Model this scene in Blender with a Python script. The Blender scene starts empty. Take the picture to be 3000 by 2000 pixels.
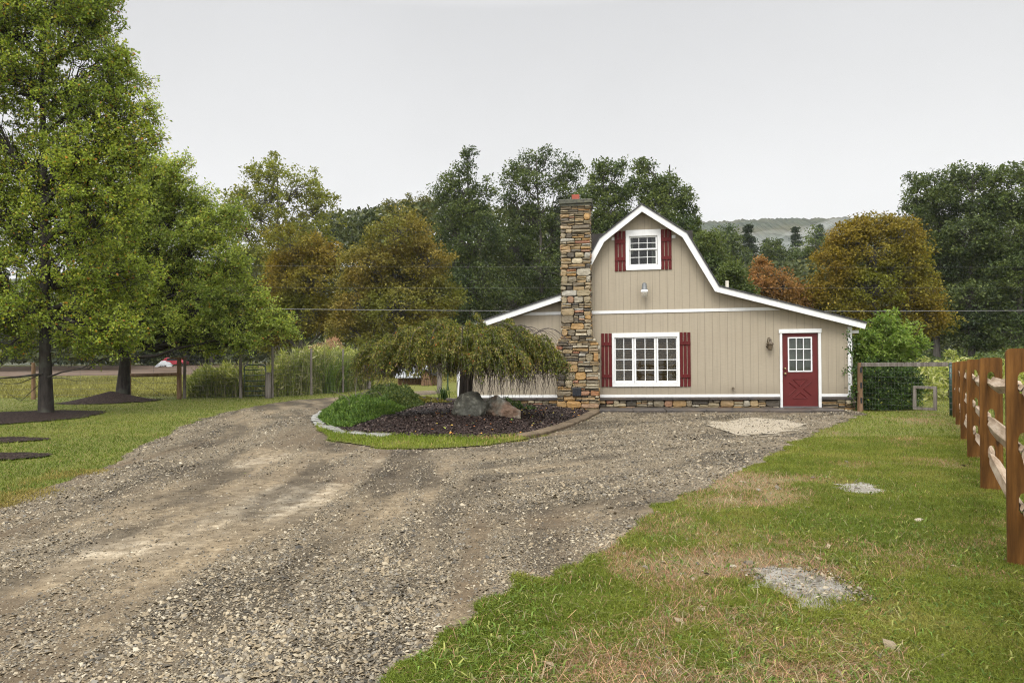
import bpy, bmesh, math, random
import numpy as np
from mathutils import Matrix, Vector
R = math.radians
SC = bpy.context.scene
COL = SC.collection
# ------------------------------------------------------------------ camera model
EYE, FPX, HOR, ROLL = 1.35, 2000.0, 1065.0, R(0.6)
CR, SR = math.cos(ROLL), math.sin(ROLL)
def ray(px, py):
    u, v = (px-1500)/FPX, (HOR-py)/FPX
    return u*CR+v*SR, -u*SR+v*CR
def at(px, py, Y):                      # a pixel at depth Y -> point
    a, b = ray(px, py)
    return (a*Y, Y, EYE+b*Y)
def gz(y):                              # land rises slowly beyond the lawn
    y = np.asarray(y, float)
    return np.where(y > 34, (np.minimum(y, 150)-34)*0.0185, 0.0)
def G(px, py, z=0.0):                   # a pixel on flat ground
    a, b = ray(px, py)
    Y = (EYE-z)/(-b)
    return (a*Y, Y)
# ------------------------------------------------------------------ object helpers
def tag(o, label=None, cat=None, group=None, kind=None):
    if label: o['label'] = label
    if cat: o['category'] = cat
    if group: o['group'] = group
    if kind: o['kind'] = kind
    return o
def empty(name, loc=(0,0,0), rz=0.0, label=None, cat=None, group=None):
    o = bpy.data.objects.new(name, None); COL.objects.link(o)
    o.empty_display_size = 0.1
    o.location = loc; o.rotation_euler = (0,0,rz)
    return tag(o, label, cat, group)
def link(name, me, mat=None, parent=None):
    o = bpy.data.objects.new(name, me); COL.objects.link(o)
    if mat is not None: me.materials.append(mat)
    if parent is not None: o.parent = parent
    return o
def npmesh(name, V, F, mat=None, parent=None, smooth=False, col=None, attrs=None):
    V = np.asarray(V, np.float32); F = np.asarray(F, np.int32)
    me = bpy.data.meshes.new(name)
    k = F.shape[1]
    me.vertices.add(len(V)); me.vertices.foreach_set('co', V.ravel())
    me.loops.add(F.size); me.loops.foreach_set('vertex_index', F.ravel())
    me.polygons.add(len(F))
    me.polygons.foreach_set('loop_start', np.arange(0, F.size, k, dtype=np.int32))
    try: me.polygons.foreach_set('loop_total', np.full(len(F), k, np.int32))
    except Exception: pass
    me.update(calc_edges=True)
    me.polygons.foreach_set('use_smooth', np.full(len(F), bool(smooth)))
    if col is not None:
        a = me.color_attributes.new('Col', 'FLOAT_COLOR', 'POINT')
        c = np.ones((len(V), 4), np.float32); c[:, :3] = col
        a.data.foreach_set('color', c.ravel())
    for n, v in (attrs or {}).items():
        a = me.attributes.new(n, 'FLOAT', 'POINT'); a.data.foreach_set('value', np.asarray(v, np.float32))
    return link(name, me, mat, parent)
class MB:                                # mesh builder with mixed faces
    def __init__(s): s.v = []; s.f = []
    def box(s, x0, x1, y0, y1, z0, z1, j=0, rng=None):
        b = len(s.v)
        for z in (z0, z1):
            for x, y in ((x0,y0),(x1,y0),(x1,y1),(x0,y1)): s.v.append((x,y,z))
        if j:
            for i in range(b, b+8): s.v[i] = tuple(c+rng.uniform(-j, j) for c in s.v[i])
        s.f += [tuple(b+i for i in q) for q in ((3,2,1,0),(4,5,6,7),(0,1,5,4),(1,2,6,5),(2,3,7,6),(3,0,4,7))]
        return s
    def poly(s, pts):
        b = len(s.v); s.v += [tuple(p) for p in pts]; s.f.append(tuple(range(b, b+len(pts)))); return s
    def prism(s, pts2, y0, y1):          # (x,z) outline, CCW seen from -y, extruded in y
        b = len(s.v); n = len(pts2)
        s.v += [(x,y0,z) for x,z in pts2] + [(x,y1,z) for x,z in pts2]
        s.f.append(tuple(range(b, b+n))); s.f.append(tuple(range(b+2*n-1, b+n-1, -1)))
        for i in range(n):
            k = (i+1) % n; s.f.append((b+i, b+n+i, b+n+k, b+k))
        return s
    def tube(s, pts, rad, n=8, cap=True):
        V, F = tube_np(pts, rad, n); b = len(s.v)
        s.v += [tuple(p) for p in V]; s.f += [tuple(int(i)+b for i in q) for q in F]
        if cap:
            m = len(pts)
            s.f.append(tuple(b+i for i in range(n-1, -1, -1))); s.f.append(tuple(b+(m-1)*n+i for i in range(n)))
        return s
    def lathe(s, prof, c=(0,0,0), n=20, axis='z'):   # prof: (r,h)
        b = len(s.v)
        for r, h in prof:
            for i in range(n):
                a = 2*math.pi*i/n; p = (r*math.cos(a), r*math.sin(a), h)
                if axis == 'y': p = (p[0], -p[2], p[1])
                s.v.append((c[0]+p[0], c[1]+p[1], c[2]+p[2]))
        for k in range(len(prof)-1):
            for i in range(n):
                j = (i+1) % n; s.f.append((b+k*n+i, b+k*n+j, b+(k+1)*n+j, b+(k+1)*n+i))
        s.f.append(tuple(b+i for i in range(n-1,-1,-1))); s.f.append(tuple(b+(len(prof)-1)*n+i for i in range(n)))
        return s
    def build(s, name, mat=None, parent=None, bevel=0, smooth=False, loc=None, rot=None):
        me = bpy.data.meshes.new(name); me.from_pydata(s.v, [], s.f); me.update()
        if bevel or smooth:
            bm = bmesh.new(); bm.from_mesh(me)
            if bevel:
                bmesh.ops.remove_doubles(bm, verts=bm.verts, dist=1e-5)
                es = [e for e in bm.edges if len(e.link_faces) == 2 and e.calc_face_angle(0) > 0.5]
                bmesh.ops.bevel(bm, geom=es, offset=bevel, segments=1, affect='EDGES', clamp_overlap=True)
            if smooth:
                for f in bm.faces: f.smooth = True
            bm.to_mesh(me); bm.free()
        o = link(name, me, mat, parent)
        if loc: o.location = loc
        if rot: o.rotation_euler = rot
        return o
def tube_np(pts, rad, n=6):
    P = np.asarray(pts, float); m = len(P)
    rad = np.broadcast_to(np.asarray(rad, float), (m,))
    T = np.gradient(P, axis=0); T /= (np.linalg.norm(T, axis=1)[:, None]+1e-9)
    ref = np.array([0,0,1.0]) if abs(T[:,2]).mean() < 0.85 else np.array([1.0,0,0])
    A = np.cross(T, ref); A /= (np.linalg.norm(A, axis=1)[:, None]+1e-9)
    B = np.cross(T, A)
    an = np.arange(n)*2*math.pi/n
    V = P[:,None,:]+rad[:,None,None]*(np.cos(an)[None,:,None]*A[:,None,:]+np.sin(an)[None,:,None]*B[:,None,:])
    i = np.arange(m-1)[:,None]*n; k = np.arange(n)[None,:]; k2 = (k+1) % n
    F = np.stack([i+k, i+k2, i+n+k2, i+n+k], -1).reshape(-1,4)
    return V.reshape(-1,3), F
class Acc:                               # accumulates numpy pieces into one mesh
    def __init__(s): s.V=[]; s.F=[]; s.n=0
    def add(s, V, F):
        s.V.append(np.asarray(V)); s.F.append(np.asarray(F)+s.n); s.n += len(V)
    def tube(s, pts, rad, n=6): s.add(*tube_np(pts, rad, n))
    def get(s): return np.concatenate(s.V), np.concatenate(s.F)
# ------------------------------------------------------------------ noise, polygons
def _h(i, j, s):
    n = (i.astype(np.int64)*374761393 + j.astype(np.int64)*668265263 + s*1274126177) & 0xffffffff
    n = ((n ^ (n >> 13))*1274126177) & 0xffffffff
    return ((n ^ (n >> 16)) & 0xffff)/65535.0
def vnoise(x, y, s=0):
    x = np.asarray(x, float); y = np.asarray(y, float)
    i = np.floor(x); j = np.floor(y); fx = x-i; fy = y-j
    fx = fx*fx*(3-2*fx); fy = fy*fy*(3-2*fy)
    a = _h(i,j,s); b = _h(i+1,j,s); c = _h(i,j+1,s); d = _h(i+1,j+1,s)
    return a+(b-a)*fx+(c-a)*fy+(a-b-c+d)*fx*fy
def fbm(x, y, s=0, o=4):
    t = 0; a = 0.5
    for k in range(o):
        t = t+a*vnoise(x*2**k, y*2**k, s+k*17); a *= 0.5
    return t/(1-0.5**o)
def inside(poly, x, y):
    x = np.asarray(x, float); y = np.asarray(y, float)
    r = np.zeros(x.shape, bool); n = len(poly)
    for i in range(n):
        x1,y1 = poly[i]; x2,y2 = poly[(i+1)%n]
        if y1 == y2: continue
        c = ((y1 > y) != (y2 > y)) & (x < (x2-x1)*(y-y1)/(y2-y1)+x1)
        r ^= c
    return r
def pdist(poly, x, y, closed=True):
    d = np.full(np.shape(x), 1e9); n = len(poly)
    for i in range(n if closed else n-1):
        ax,ay = poly[i]; bx,by = poly[(i+1)%n]
        L = (bx-ax)**2+(by-ay)**2+1e-12
        t = np.clip(((x-ax)*(bx-ax)+(y-ay)*(by-ay))/L, 0, 1)
        d = np.minimum(d, np.hypot(x-ax-t*(bx-ax), y-ay-t*(by-ay)))
    return d
def sstep(a, b, x):
    t = np.clip((x-a)/(b-a), 0, 1); return t*t*(3-2*t)
def gridmask(x0, x1, y0, y1, c, mask, zf, name, mat, attrs=None):
    xs = np.arange(x0, x1+c, c); ys = np.arange(y0, y1+c, c)
    X, Y = np.meshgrid(xs, ys); nx = len(xs)
    cx = (X[:-1,:-1]+c/2); cy = (Y[:-1,:-1]+c/2)
    m = mask(cx, cy)
    jj, ii = np.nonzero(m)
    q = np.stack([jj*nx+ii, jj*nx+ii+1, (jj+1)*nx+ii+1, (jj+1)*nx+ii], 1)
    used, inv = np.unique(q.ravel(), return_inverse=True)
    vx = X.ravel()[used]; vy = Y.ravel()[used]
    V = np.stack([vx, vy, zf(vx, vy)], 1)
    at_ = {k: f(vx, vy) for k, f in (attrs or {}).items()}
    return npmesh(name, V, inv.reshape(-1,4), mat, smooth=True, attrs=at_)
# ------------------------------------------------------------------ materials
class T:
    def __init__(s, name):
        s.m = bpy.data.materials.new(name); s.m.use_nodes = True
        s.nt = s.m.node_tree; s.nt.nodes.clear()
        s.out = s.nt.nodes.new('ShaderNodeOutputMaterial')
    def n(s, typ, ins=None, **props):
        nd = s.nt.nodes.new(typ)
        for k, v in props.items(): setattr(nd, k, v)
        for k, v in (ins or {}).items(): s.put(nd.inputs[k], v)
        return nd
    def put(s, sock, v):
        if isinstance(v, bpy.types.NodeSocket): s.nt.links.new(v, sock)
        elif isinstance(v, (tuple, list)) and sock.type == 'RGBA' and len(v) == 3: sock.default_value = (*v, 1)
        else: sock.default_value = v
    def obj(s): return s.n('ShaderNodeTexCoord').outputs['Object']
    def pos(s): return s.n('ShaderNodeNewGeometry').outputs['Position']
    def island(s): return s.n('ShaderNodeNewGeometry').outputs['Random Per Island']
    def attr(s, name, out='Fac'): return s.n('ShaderNodeAttribute', attribute_name=name).outputs[out]
    def scale(s, vec, sc): return s.n('ShaderNodeMapping', {'Vector': vec, 'Scale': sc}).outputs[0]
    def noise(s, vec, sc, det=3, rough=.55, out='Fac'):
        return s.n('ShaderNodeTexNoise', {'Vector': vec, 'Scale': sc, 'Detail': det, 'Roughness': rough}).outputs[out]
    def vor(s, vec, sc, out='Color', feat='F1', rnd=1.0):
        return s.n('ShaderNodeTexVoronoi', {'Vector': vec, 'Scale': sc, 'Randomness': rnd}, feature=feat).outputs[out]
    def ramp(s, fac, stops, interp='LINEAR'):
        nd = s.n('ShaderNodeValToRGB', {'Fac': fac}); cr = nd.color_ramp; cr.interpolation = interp
        while len(cr.elements) < len(stops): cr.elements.new(0.5)
        for e, (p, c) in zip(cr.elements, stops):
            e.position = p; e.color = (c, c, c, 1) if isinstance(c, (int, float)) else (*c, 1)
        return nd.outputs[0]
    def mix(s, f, a, b, bl='MIX'):
        nd = s.n('ShaderNodeMix', data_type='RGBA', blend_type=bl)
        s.put(nd.inputs[0], f); s.put(nd.inputs[6], a); s.put(nd.inputs[7], b)
        return nd.outputs[2]
    def math(s, op, a, b=0.0, c=0.0, clamp=False):
        nd = s.n('ShaderNodeMath', operation=op, use_clamp=clamp)
        s.put(nd.inputs[0], a); s.put(nd.inputs[1], b); s.put(nd.inputs[2], c)
        return nd.outputs[0]
    def xyz(s, vec): return s.n('ShaderNodeSeparateXYZ', {0: vec}).outputs
    def bump(s, h, st=.5, d=.01, nrm=None):
        i = {'Height': h, 'Strength': st, 'Distance': d}
        if nrm is not None: i['Normal'] = nrm
        return s.n('ShaderNodeBump', i).outputs[0]
    def pr(s, base, rough=.6, nrm=None, spec=.5, metal=0.0, **kw):
        i = {'Base Color': base, 'Roughness': rough, 'Specular IOR Level': spec, 'Metallic': metal}
        if nrm is not None: i['Normal'] = nrm
        i.update(kw)
        return s.n('ShaderNodeBsdfPrincipled', i).outputs[0]
    def done(s, sh): s.nt.links.new(sh, s.out.inputs[0]); return s.m
def paint(name, c, rough=.5, var=.12, spec=.4, grain=0.0):
    t = T(name); p = t.obj()
    f = t.noise(p, 3.5, 5)
    d = tuple(x*(1-var) for x in c); l = tuple(min(1, x*(1+var*.6)) for x in c)
    b = t.ramp(f, [(.3, d), (.7, l)])
    h = t.noise(t.scale(p, (40,40,8)), 1.0, 3)
    return t.done(t.pr(b, rough, t.bump(h, .15+grain, .004), spec))
def leafmat(name, stops, trans=.3, rough=.42, spec=.45, clump=.8, clumpcols=None, csc=.55, k=1.55):
    t = T(name); r = t.island(); stops = [(p_, tuple(min(.62, v*k) for v in c_)) for p_, c_ in stops]; spec *= .55; trans = min(.5, trans*1.35); rough += .06
    c = t.ramp(r, stops)
    if clumpcols:
        f = t.noise(t.obj(), csc, 2, .5)
        k = t.ramp(f, [(.36, clumpcols[0]), (.64, clumpcols[1])])
        c = t.mix(clump, c, k, 'MULTIPLY')
    p = t.pr(c, rough, None, spec)
    tr = t.n('ShaderNodeBsdfTranslucent', {0: t.mix(.5, c, (1,1,.35), 'MULTIPLY')}).outputs[0]
    mx = t.n('ShaderNodeMixShader', {0: trans, 1: p, 2: tr}).outputs[0]
    return t.done(mx)
def bladesmat(name, rough=.55, trans=.25, spec=.15):
    t = T(name); c = t.attr('Col', 'Color')
    v = t.ramp(t.island(), [(0, .62), (1, 1.3)])
    c = t.mix(1.0, c, v, 'MULTIPLY')
    p = t.pr(c, rough, None, spec)
    tr = t.n('ShaderNodeBsdfTranslucent', {0: c}).outputs[0]
    return t.done(t.n('ShaderNodeMixShader', {0: trans, 1: p, 2: tr}).outputs[0])
def barkmat(name, a, b, sc=14):
    t = T(name); p = t.obj(); q = t.scale(p, (sc, sc, sc*.18))
    f = t.noise(q, 1.0, 6, .65); g = t.noise(p, 1.6, 3)
    c = t.mix(t.ramp(g, [(.5, 0.0), (.75, .5)]), t.ramp(f, [(.3, a), (.7, b)]), (.13,.14,.11))
    return t.done(t.pr(c, .85, t.bump(f, .9, .03), .25))
M = {}
# ground
t = T('lawn_soil'); p = t.pos()
f = t.noise(p, .9, 5, .6); g = t.noise(p, 14, 4, .7); h = t.noise(p, 60, 2)
c = t.ramp(f, [(.25, (.075,.085,.012)), (.5, (.11,.112,.016)), (.75, (.14,.13,.024))])
c = t.mix(t.ramp(g, [(.4, 0.0), (.75, .6)]), c, (.15,.145,.034))
c = t.mix(t.ramp(h, [(.35, .5), (.6, 0.0)]), c, (.07,.08,.022))
dirt = t.attr('bare')
c = t.mix(dirt, c, t.ramp(t.noise(p, 30, 4, .7), [(.3, (.13,.085,.05)), (.7, (.25,.175,.115))]))
M['lawn'] = t.done(t.pr(c, .8, t.bump(t.math('ADD', g, h), .8, .03), .2))
t = T('far_grass'); p = t.pos()
f = t.noise(p, .25, 5, .6); g = t.noise(p, 5, 4, .7)
c = t.ramp(f, [(.3, (.11,.112,.026)), (.7, (.18,.16,.042))])
c = t.mix(t.ramp(g, [(.35, .7), (.65, 0.0)]), c, (.06,.065,.02))
M['pasture'] = t.done(t.pr(c, .85, t.bump(g, 1.0, .12), .15))
def gravelmat(name, pale=(1,1,1)):
    t = T(name); p = t.pos()
    v = t.vor(p, 75); d = t.vor(p, 75, 'Distance'); r = t.xyz(v)[0]
    c = t.ramp(r, [(0, (.075,.066,.055)), (.22, (.17,.145,.11)), (.45, (.27,.225,.165)), (.7, (.38,.32,.235)), (.88, (.27,.25,.225)), (1, (.56,.51,.42))])
    v2 = t.vor(p, 120); r2 = t.xyz(v2)[1]
    c2 = t.ramp(r2, [(0, (.11,.095,.075)), (.5, (.245,.205,.15)), (1, (.44,.39,.31))])
    c = t.mix(t.ramp(t.noise(p, 3, 3), [(.4, .25), (.6, 1.0)]), c, c2)
    c = t.mix(t.ramp(d, [(.35, 0.0), (.75, .55)]), c, (.055,.046,.036))
    n1 = t.noise(p, 9, 6, .75)
    soil = t.ramp(n1, [(.32, (.075,.058,.038)), (.5, (.19,.153,.108)), (.68, (.34,.29,.22))])
    soil = t.mix(t.math('MULTIPLY', t.attr('pale'), t.ramp(t.noise(p, 5, 6, .7), [(.42, .1), (.58, 1.0)]), clamp=True), soil, t.ramp(n1, [(.3, (.27,.235,.19)), (.7, (.62,.57,.49))]))
    soil = t.mix(t.attr('wet'), soil, t.ramp(n1, [(.3, (.05,.037,.024)), (.7, (.13,.098,.066))]))
    fac = t.math('ADD', t.attr('dirt'), t.math('MULTIPLY', t.math('SUBTRACT', t.noise(p, 22, 4, .7), .5), .9), clamp=True)
    fac = t.ramp(fac, [(.34, 0.0), (.72, .92)])
    c = t.mix(fac, c, soil)
    c = t.mix(1.0, c, (.69,.645,.55), 'MULTIPLY')
    c = t.mix(1.0, c, t.ramp(t.attr('mott'), [(.30, .42), (.5, .95), (.7, 1.22)]), 'MULTIPLY')
    mt = t.noise(p, 2.1, 5, .7); c = t.mix(t.ramp(mt, [(.42, .0), (.62, .55)]), c, (.105,.083,.055))
    hh = t.math('SUBTRACT', 1.0, d)
    hh = t.math('MULTIPLY', hh, t.math('SUBTRACT', 1.15, fac))
    hh = t.math('ADD', hh, t.math('MULTIPLY', n1, .6))
    return t.done(t.pr(c, t.ramp(fac, [(0, .7), (1, .75)]), t.bump(hh, 1.0, .018), .16))
M['gravel'] = gravelmat('gravel')
t = T('pale_grit'); p = t.pos(); f = t.noise(p, 70, 4, .7); q = t.noise(p, 7, 5, .7)
M['grit'] = t.done(t.pr(t.mix(t.ramp(q, [(.42, 0.0), (.6, .8)]), t.ramp(f, [(.3, (.16,.148,.125)), (.7, (.34,.32,.28))]), (.12,.10,.072)), .6, t.bump(f, .8, .01), .35))
t = T('pale_sand'); p = t.pos(); f = t.noise(p, 90, 3); g = t.noise(p, 5, 4)
M['sand'] = t.done(t.pr(t.mix(t.ramp(g, [(.4, 0.0), (.7, .5)]), t.ramp(f, [(.3, (.175,.145,.10)), (.7, (.27,.23,.165))]), (.30,.26,.2)), .8, t.bump(f, .6, .01), .3))
t = T('mulch'); p = t.pos(); q = t.scale(p, (60, 22, 30))
v = t.vor(q, 1.0); d = t.vor(q, 1.0, 'Distance'); f = t.noise(p, 3, 4)
c = t.ramp(t.xyz(v)[0], [(0, (.008,.005,.0045)), (.6, (.024,.015,.0125)), (1, (.06,.042,.034))])
M['mulch'] = t.done(t.pr(c, .9, t.bump(t.math('SUBTRACT', 1.0, d), 1.0, .03), .1))
t = T('ploughed_soil'); p = t.pos(); f = t.noise(p, .6, 5, .65); g = t.noise(t.scale(p, (.3, 3, 1)), 1.0, 3)
M['field'] = t.done(t.pr(t.mix(.4, t.ramp(f, [(.3, (.066,.044,.030)), (.7, (.11,.077,.054))]), t.ramp(g, [(.3, (.06,.038,.026)), (.7, (.12,.085,.06))])), .9, None, .15))
t = T('chip'); r = t.island()
M['chip'] = t.done(t.pr(t.ramp(r, [(0, (.009,.006,.005)), (.55, (.028,.0175,.0145)), (.92, (.065,.043,.034)), (1, (.17,.13,.10))]), .65, None, .25))
t = T('pebble'); r = t.island(); p = t.pos()
c = t.ramp(r, [(0, (.045,.041,.036)), (.15, (.11,.098,.08)), (.35, (.21,.175,.125)), (.58, (.33,.275,.195)), (.70, (.17,.165,.16)), (.88, (.37,.325,.25)), (1, (.46,.43,.37))])
c = t.mix(.5, c, t.ramp(t.noise(p, 160, 3), [(.3, .55), (.7, 1.25)]), 'MULTIPLY'); c = t.mix(1.0, c, (.76,.71,.60), 'MULTIPLY'); c = t.mix(1.0, c, t.ramp(t.noise(p, 1.1, 4, .65), [(.35, .68), (.65, 1.15)]), 'MULTIPLY')
M['pebble'] = t.done(t.pr(c, .5, None, .3))
M['blades'] = bladesmat('grass_blades')
# house
t = T('beige_siding'); p = t.obj(); X, Y_, Z_ = t.xyz(p)
fr = t.math('FRACT', t.math('DIVIDE', X, .2032))
gr = t.math('LESS_THAN', fr, .035)
gn = t.noise(t.scale(p, (6, 6, 55)), 1.0, 4, .6); st = t.noise(p, 1.3, 4)
c = t.ramp(gn, [(.25, (.280,.238,.172)), (.75, (.322,.277,.204))])
c = t.mix(t.ramp(st, [(.4, 0.0), (.8, .35)]), c, (.245,.203,.147))
run = t.noise(t.scale(p, (14, 14, .5)), 1.0, 3)
c = t.mix(t.ramp(run, [(.48, 0.0), (.75, .5)]), c, (.225,.188,.137))
zz = t.ramp(t.math('ADD', Z_, t.math('MULTIPLY', run, .5)), [(.55, .6), (1.0, 0.0)])
c = t.mix(zz, c, (.18,.15,.108))
c = t.mix(t.math('MULTIPLY', gr, .75), c, (.15,.12,.085))
hh = t.math('ADD', t.math('MULTIPLY', t.math('SUBTRACT', 1.0, gr), 1.0), t.math('MULTIPLY', gn, .12))
M['siding'] = t.done(t.pr(c, .62, t.bump(hh, .6, .010), .3))
def trimmat(name, c, dirt):
    t = T(name); p = t.obj()
    f = t.noise(t.scale(p, (9, 9, 1.2)), 1.0, 4, .6); g = t.noise(p, 2.2, 4)
    b = t.mix(t.ramp(f, [(.5, 0.0), (.8, .4)]), c, dirt)
    b = t.mix(t.ramp(g, [(.5, 0.0), (.8, .3)]), b, dirt)
    h = t.noise(t.scale(p, (3, 3, 50)), 1.0, 3)
    return t.done(t.pr(b, .5, t.bump(h, .2, .003), .4))
M['white'] = trimmat('white_trim', (.62,.62,.605), (.44,.43,.40))
M['white_pvc'] = trimmat('white_window_frame', (.66,.66,.64), (.52,.52,.49))
M['red'] = paint('barn_red_paint', (.088,.0115,.011), .6, .2, .15, .2)
M['door_red'] = paint('red_door_paint', (.096,.0135,.0125), .5, .12, .25)
t = T('shingles'); p = t.obj()
b = t.n('ShaderNodeTexBrick', {'Vector': p, 'Scale': 4.0, 'Color1': (.03,.03,.032,1), 'Color2': (.065,.062,.06,1), 'Mortar': (.012,.012,.012,1), 'Mortar Size': .02}).outputs[0]
M['roof'] = t.done(t.pr(t.mix(.6, b, t.ramp(t.noise(p, 30, 4), [(.3, .5), (.7, 1.2)]), 'MULTIPLY'), .75, None, .35))
t = T('field_stone'); r = t.island(); p = t.obj()
c = t.ramp(r, [(0, (.055,.046,.036)), (.12, (.11,.09,.066)), (.24, (.21,.17,.115)), (.36, (.37,.275,.155)), (.5, (.30,.205,.105)), (.58, (.42,.25,.09)), (.64, (.27,.11,.06)), (.72, (.36,.30,.20)), (.80, (.15,.125,.09)), (.88, (.33,.27,.17)), (.95, (.36,.35,.33)), (1, (.50,.43,.31))])
n1 = t.noise(p, 11, 6, .65); n2 = t.noise(t.scale(p, (6, 6, 26)), 1.0, 4)
c = t.mix(.75, c, t.ramp(n1, [(.25, .5), (.7, 1.25)]), 'MULTIPLY')
c = t.mix(t.ramp(n2, [(.55, 0.0), (.8, .55)]), c, (.12,.09,.055)); c = t.mix(1.0, c, (.79,.765,.68), 'MULTIPLY')
M['stone'] = t.done(t.pr(c, .55, t.bump(t.math('ADD', n1, n2), .8, .02), .4))
M['mortar'] = paint('dark_joint', (.052,.045,.036), .9, .4)
t = T('slate'); p = t.obj(); f = t.noise(p, 8, 6, .65); g = t.noise(p, 1.5, 3)
M['slate'] = t.done(t.pr(t.mix(t.ramp(g, [(.4, 0.0), (.7, .6)]), t.ramp(f, [(.3, (.028,.025,.024)), (.7, (.075,.064,.055))]), (.10,.075,.055)), .45, t.bump(f, .35, .02), .3))
t = T('mossy_cap'); p = t.obj(); f = t.noise(p, 12, 5, .7)
M['cap'] = t.done(t.pr(t.ramp(f, [(.3, (.035,.034,.032)), (.6, (.085,.085,.06)), (.75, (.16,.165,.07))]), .8, t.bump(f, .8, .02), .3))
M['clay'] = paint('clay_flue', (.26,.06,.035), .8, .2)
M['black_iron'] = paint('black_iron', (.012,.014,.018), .45, .3, .4)
M['dark'] = paint('dark_interior', (.03,.026,.022), .9, .3)
M['floor_in'] = paint('interior_floor', (.07,.05,.035), .6, .3)
M['warm_in'] = paint('interior_wood', (.19,.10,.05), .6, .3)
t = T('window_glass')
fr = t.n('ShaderNodeFresnel', {'IOR': 1.5}).outputs[0]
fr = t.math('MULTIPLY', fr, .8)
nz = t.bump(t.noise(t.obj(), 1.4, 2), .08, .05)
gl = t.n('ShaderNodeBsdfGlossy', {'Color': (1,1,1,1), 'Roughness': .015, 'Normal': nz}).outputs[0]
tp = t.n('ShaderNodeBsdfTransparent', {'Color': (.86,.9,.87,1)}).outputs[0]
M['glass'] = t.done(t.n('ShaderNodeMixShader', {0: fr, 1: tp, 2: gl}).outputs[0])
M['blind'] = paint('wood_blind', (.26,.17,.085), .6, .2, .2)
M['pale_blind'] = paint('pale_blind', (.20,.215,.18), .7, .1, .2)
t = T('curtain'); p = t.obj(); w = t.n('ShaderNodeTexWave', {'Vector': p, 'Scale': 9.0, 'Distortion': 1.5}).outputs[1]
M['curtain'] = t.done(t.pr(t.ramp(w, [(.2, (.16,.175,.15)), (.8, (.36,.38,.33))]), .9, t.bump(w, .6, .03), .1))
M['brass'] = t_ = paint('aged_brass', (.42,.33,.17), .3, .2); t_.node_tree.nodes['Principled BSDF'].inputs['Metallic'].default_value = .9
M['bronze'] = paint('bronze_lantern', (.085,.062,.036), .5, .35)
M['zinc'] = paint('dark_zinc', (.12,.125,.125), .45, .2)
M['reflector'] = paint('white_reflector', (.85,.85,.84), .35, .05)
t = T('lens_glass'); M['lens'] = t.done(t.pr((.55,.52,.45), .25, None, .4, Alpha=.3))
M['pvc_pipe'] = paint('pvc_pipe', (.62,.58,.48), .6, .15)
# woods
def woodmat(name, a, b, cc, rough=.7, axis=2, spec=.15):
    t = T(name); p = t.obj(); s = [16, 16, 16]; s[axis] = 1.3
    d = t.noise(p, .8, 3, out='Color')
    f = t.noise(t.scale(t.mix(.06, p, d, 'ADD'), tuple(s)), 1.0, 6, .65); g = t.noise(p, 2.2, 4)
    kn = t.vor(t.scale(p, (5, 5, 2.2)), 1.0, 'Distance')
    c = t.ramp(f, [(.28, a), (.5, b), (.72, cc)])
    c = t.mix(t.ramp(g, [(.45, 0.0), (.75, .45)]), c, a)
    c = t.mix(t.ramp(kn, [(.05, .8), (.13, 0.0)]), c, tuple(x*.35 for x in a))
    return t.done(t.pr(c, rough, t.bump(t.math('ADD', f, t.math('MULTIPLY', t.noise(t.scale(p, tuple(v*3 for v in s)), 1.0, 3), .5)), .9, .012), spec))
M['post'] = woodmat('stained_cedar', (.030,.013,.003), (.102,.043,.009), (.19,.088,.021), .7)
M['rail'] = woodmat('raw_split_rail', (.13,.080,.042), (.33,.25,.175), (.45,.37,.285), .75, 0)
M['grey_wood'] = woodmat('weathered_grey_wood', (.07,.06,.05), (.15,.13,.11), (.26,.235,.21), .8)
M['brown_wood'] = woodmat('weathered_brown_wood', (.085,.05,.028), (.15,.09,.05), (.24,.16,.10), .75)
M['green_metal'] = paint('dark_green_metal', (.012,.042,.032), .4, .3, .5)
M['wire'] = paint('galvanised_wire', (.075,.075,.072), .45, .2, .5)
M['cable'] = paint('grey_cable', (.10,.10,.10), .5, .2)
M['bark'] = barkmat('dark_wet_bark', (.010,.008,.007), (.046,.038,.031))
M['bark_far'] = barkmat('far_bark', (.03,.026,.022), (.10,.088,.075), 6)
M['bark_cherry'] = barkmat('cherry_bark', (.022,.018,.015), (.085,.07,.058), 18)
M['twig'] = paint('bare_twig', (.055,.04,.032), .7, .4)
M['red_car'] = paint('red_body', (.33,.03,.045), .35, .15, .5)
M['rubber'] = paint('tyre_rubber', (.015,.015,.015), .8, .2)
M['tarp'] = paint('white_tarp', (.33,.34,.345), .6, .3)
t = T('boulder'); p = t.obj(); f = t.noise(p, 5, 7, .7); g = t.noise(p, 1.8, 4)
M['boulder'] = t.done(t.pr(t.mix(t.ramp(g, [(.45, 0.0), (.6, .8)]), t.ramp(f, [(.36, (.022,.021,.016)), (.52, (.105,.100,.076)), (.64, (.33,.32,.26))]), (.05,.050,.038)), .6, t.bump(f, 1.0, .06), .4))
t = T('boulder_rusty'); p = t.obj(); f = t.noise(p, 6, 7, .7); g = t.noise(p, 2.4, 5, .6)
M['boulder2'] = t.done(t.pr(t.mix(t.ramp(g, [(.42, 0.0), (.6, .9)]), t.ramp(f, [(.34, (.07,.07,.055)), (.5, (.21,.195,.15)), (.66, (.42,.42,.38))]), t.ramp(f, [(.3, (.11,.06,.035)), (.7, (.33,.2,.13))])), .65, t.bump(f, 1.0, .05), .35))
M['edging'] = paint('pale_edging_stone', (.20,.195,.175), .7, .45, .3, .5)
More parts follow.
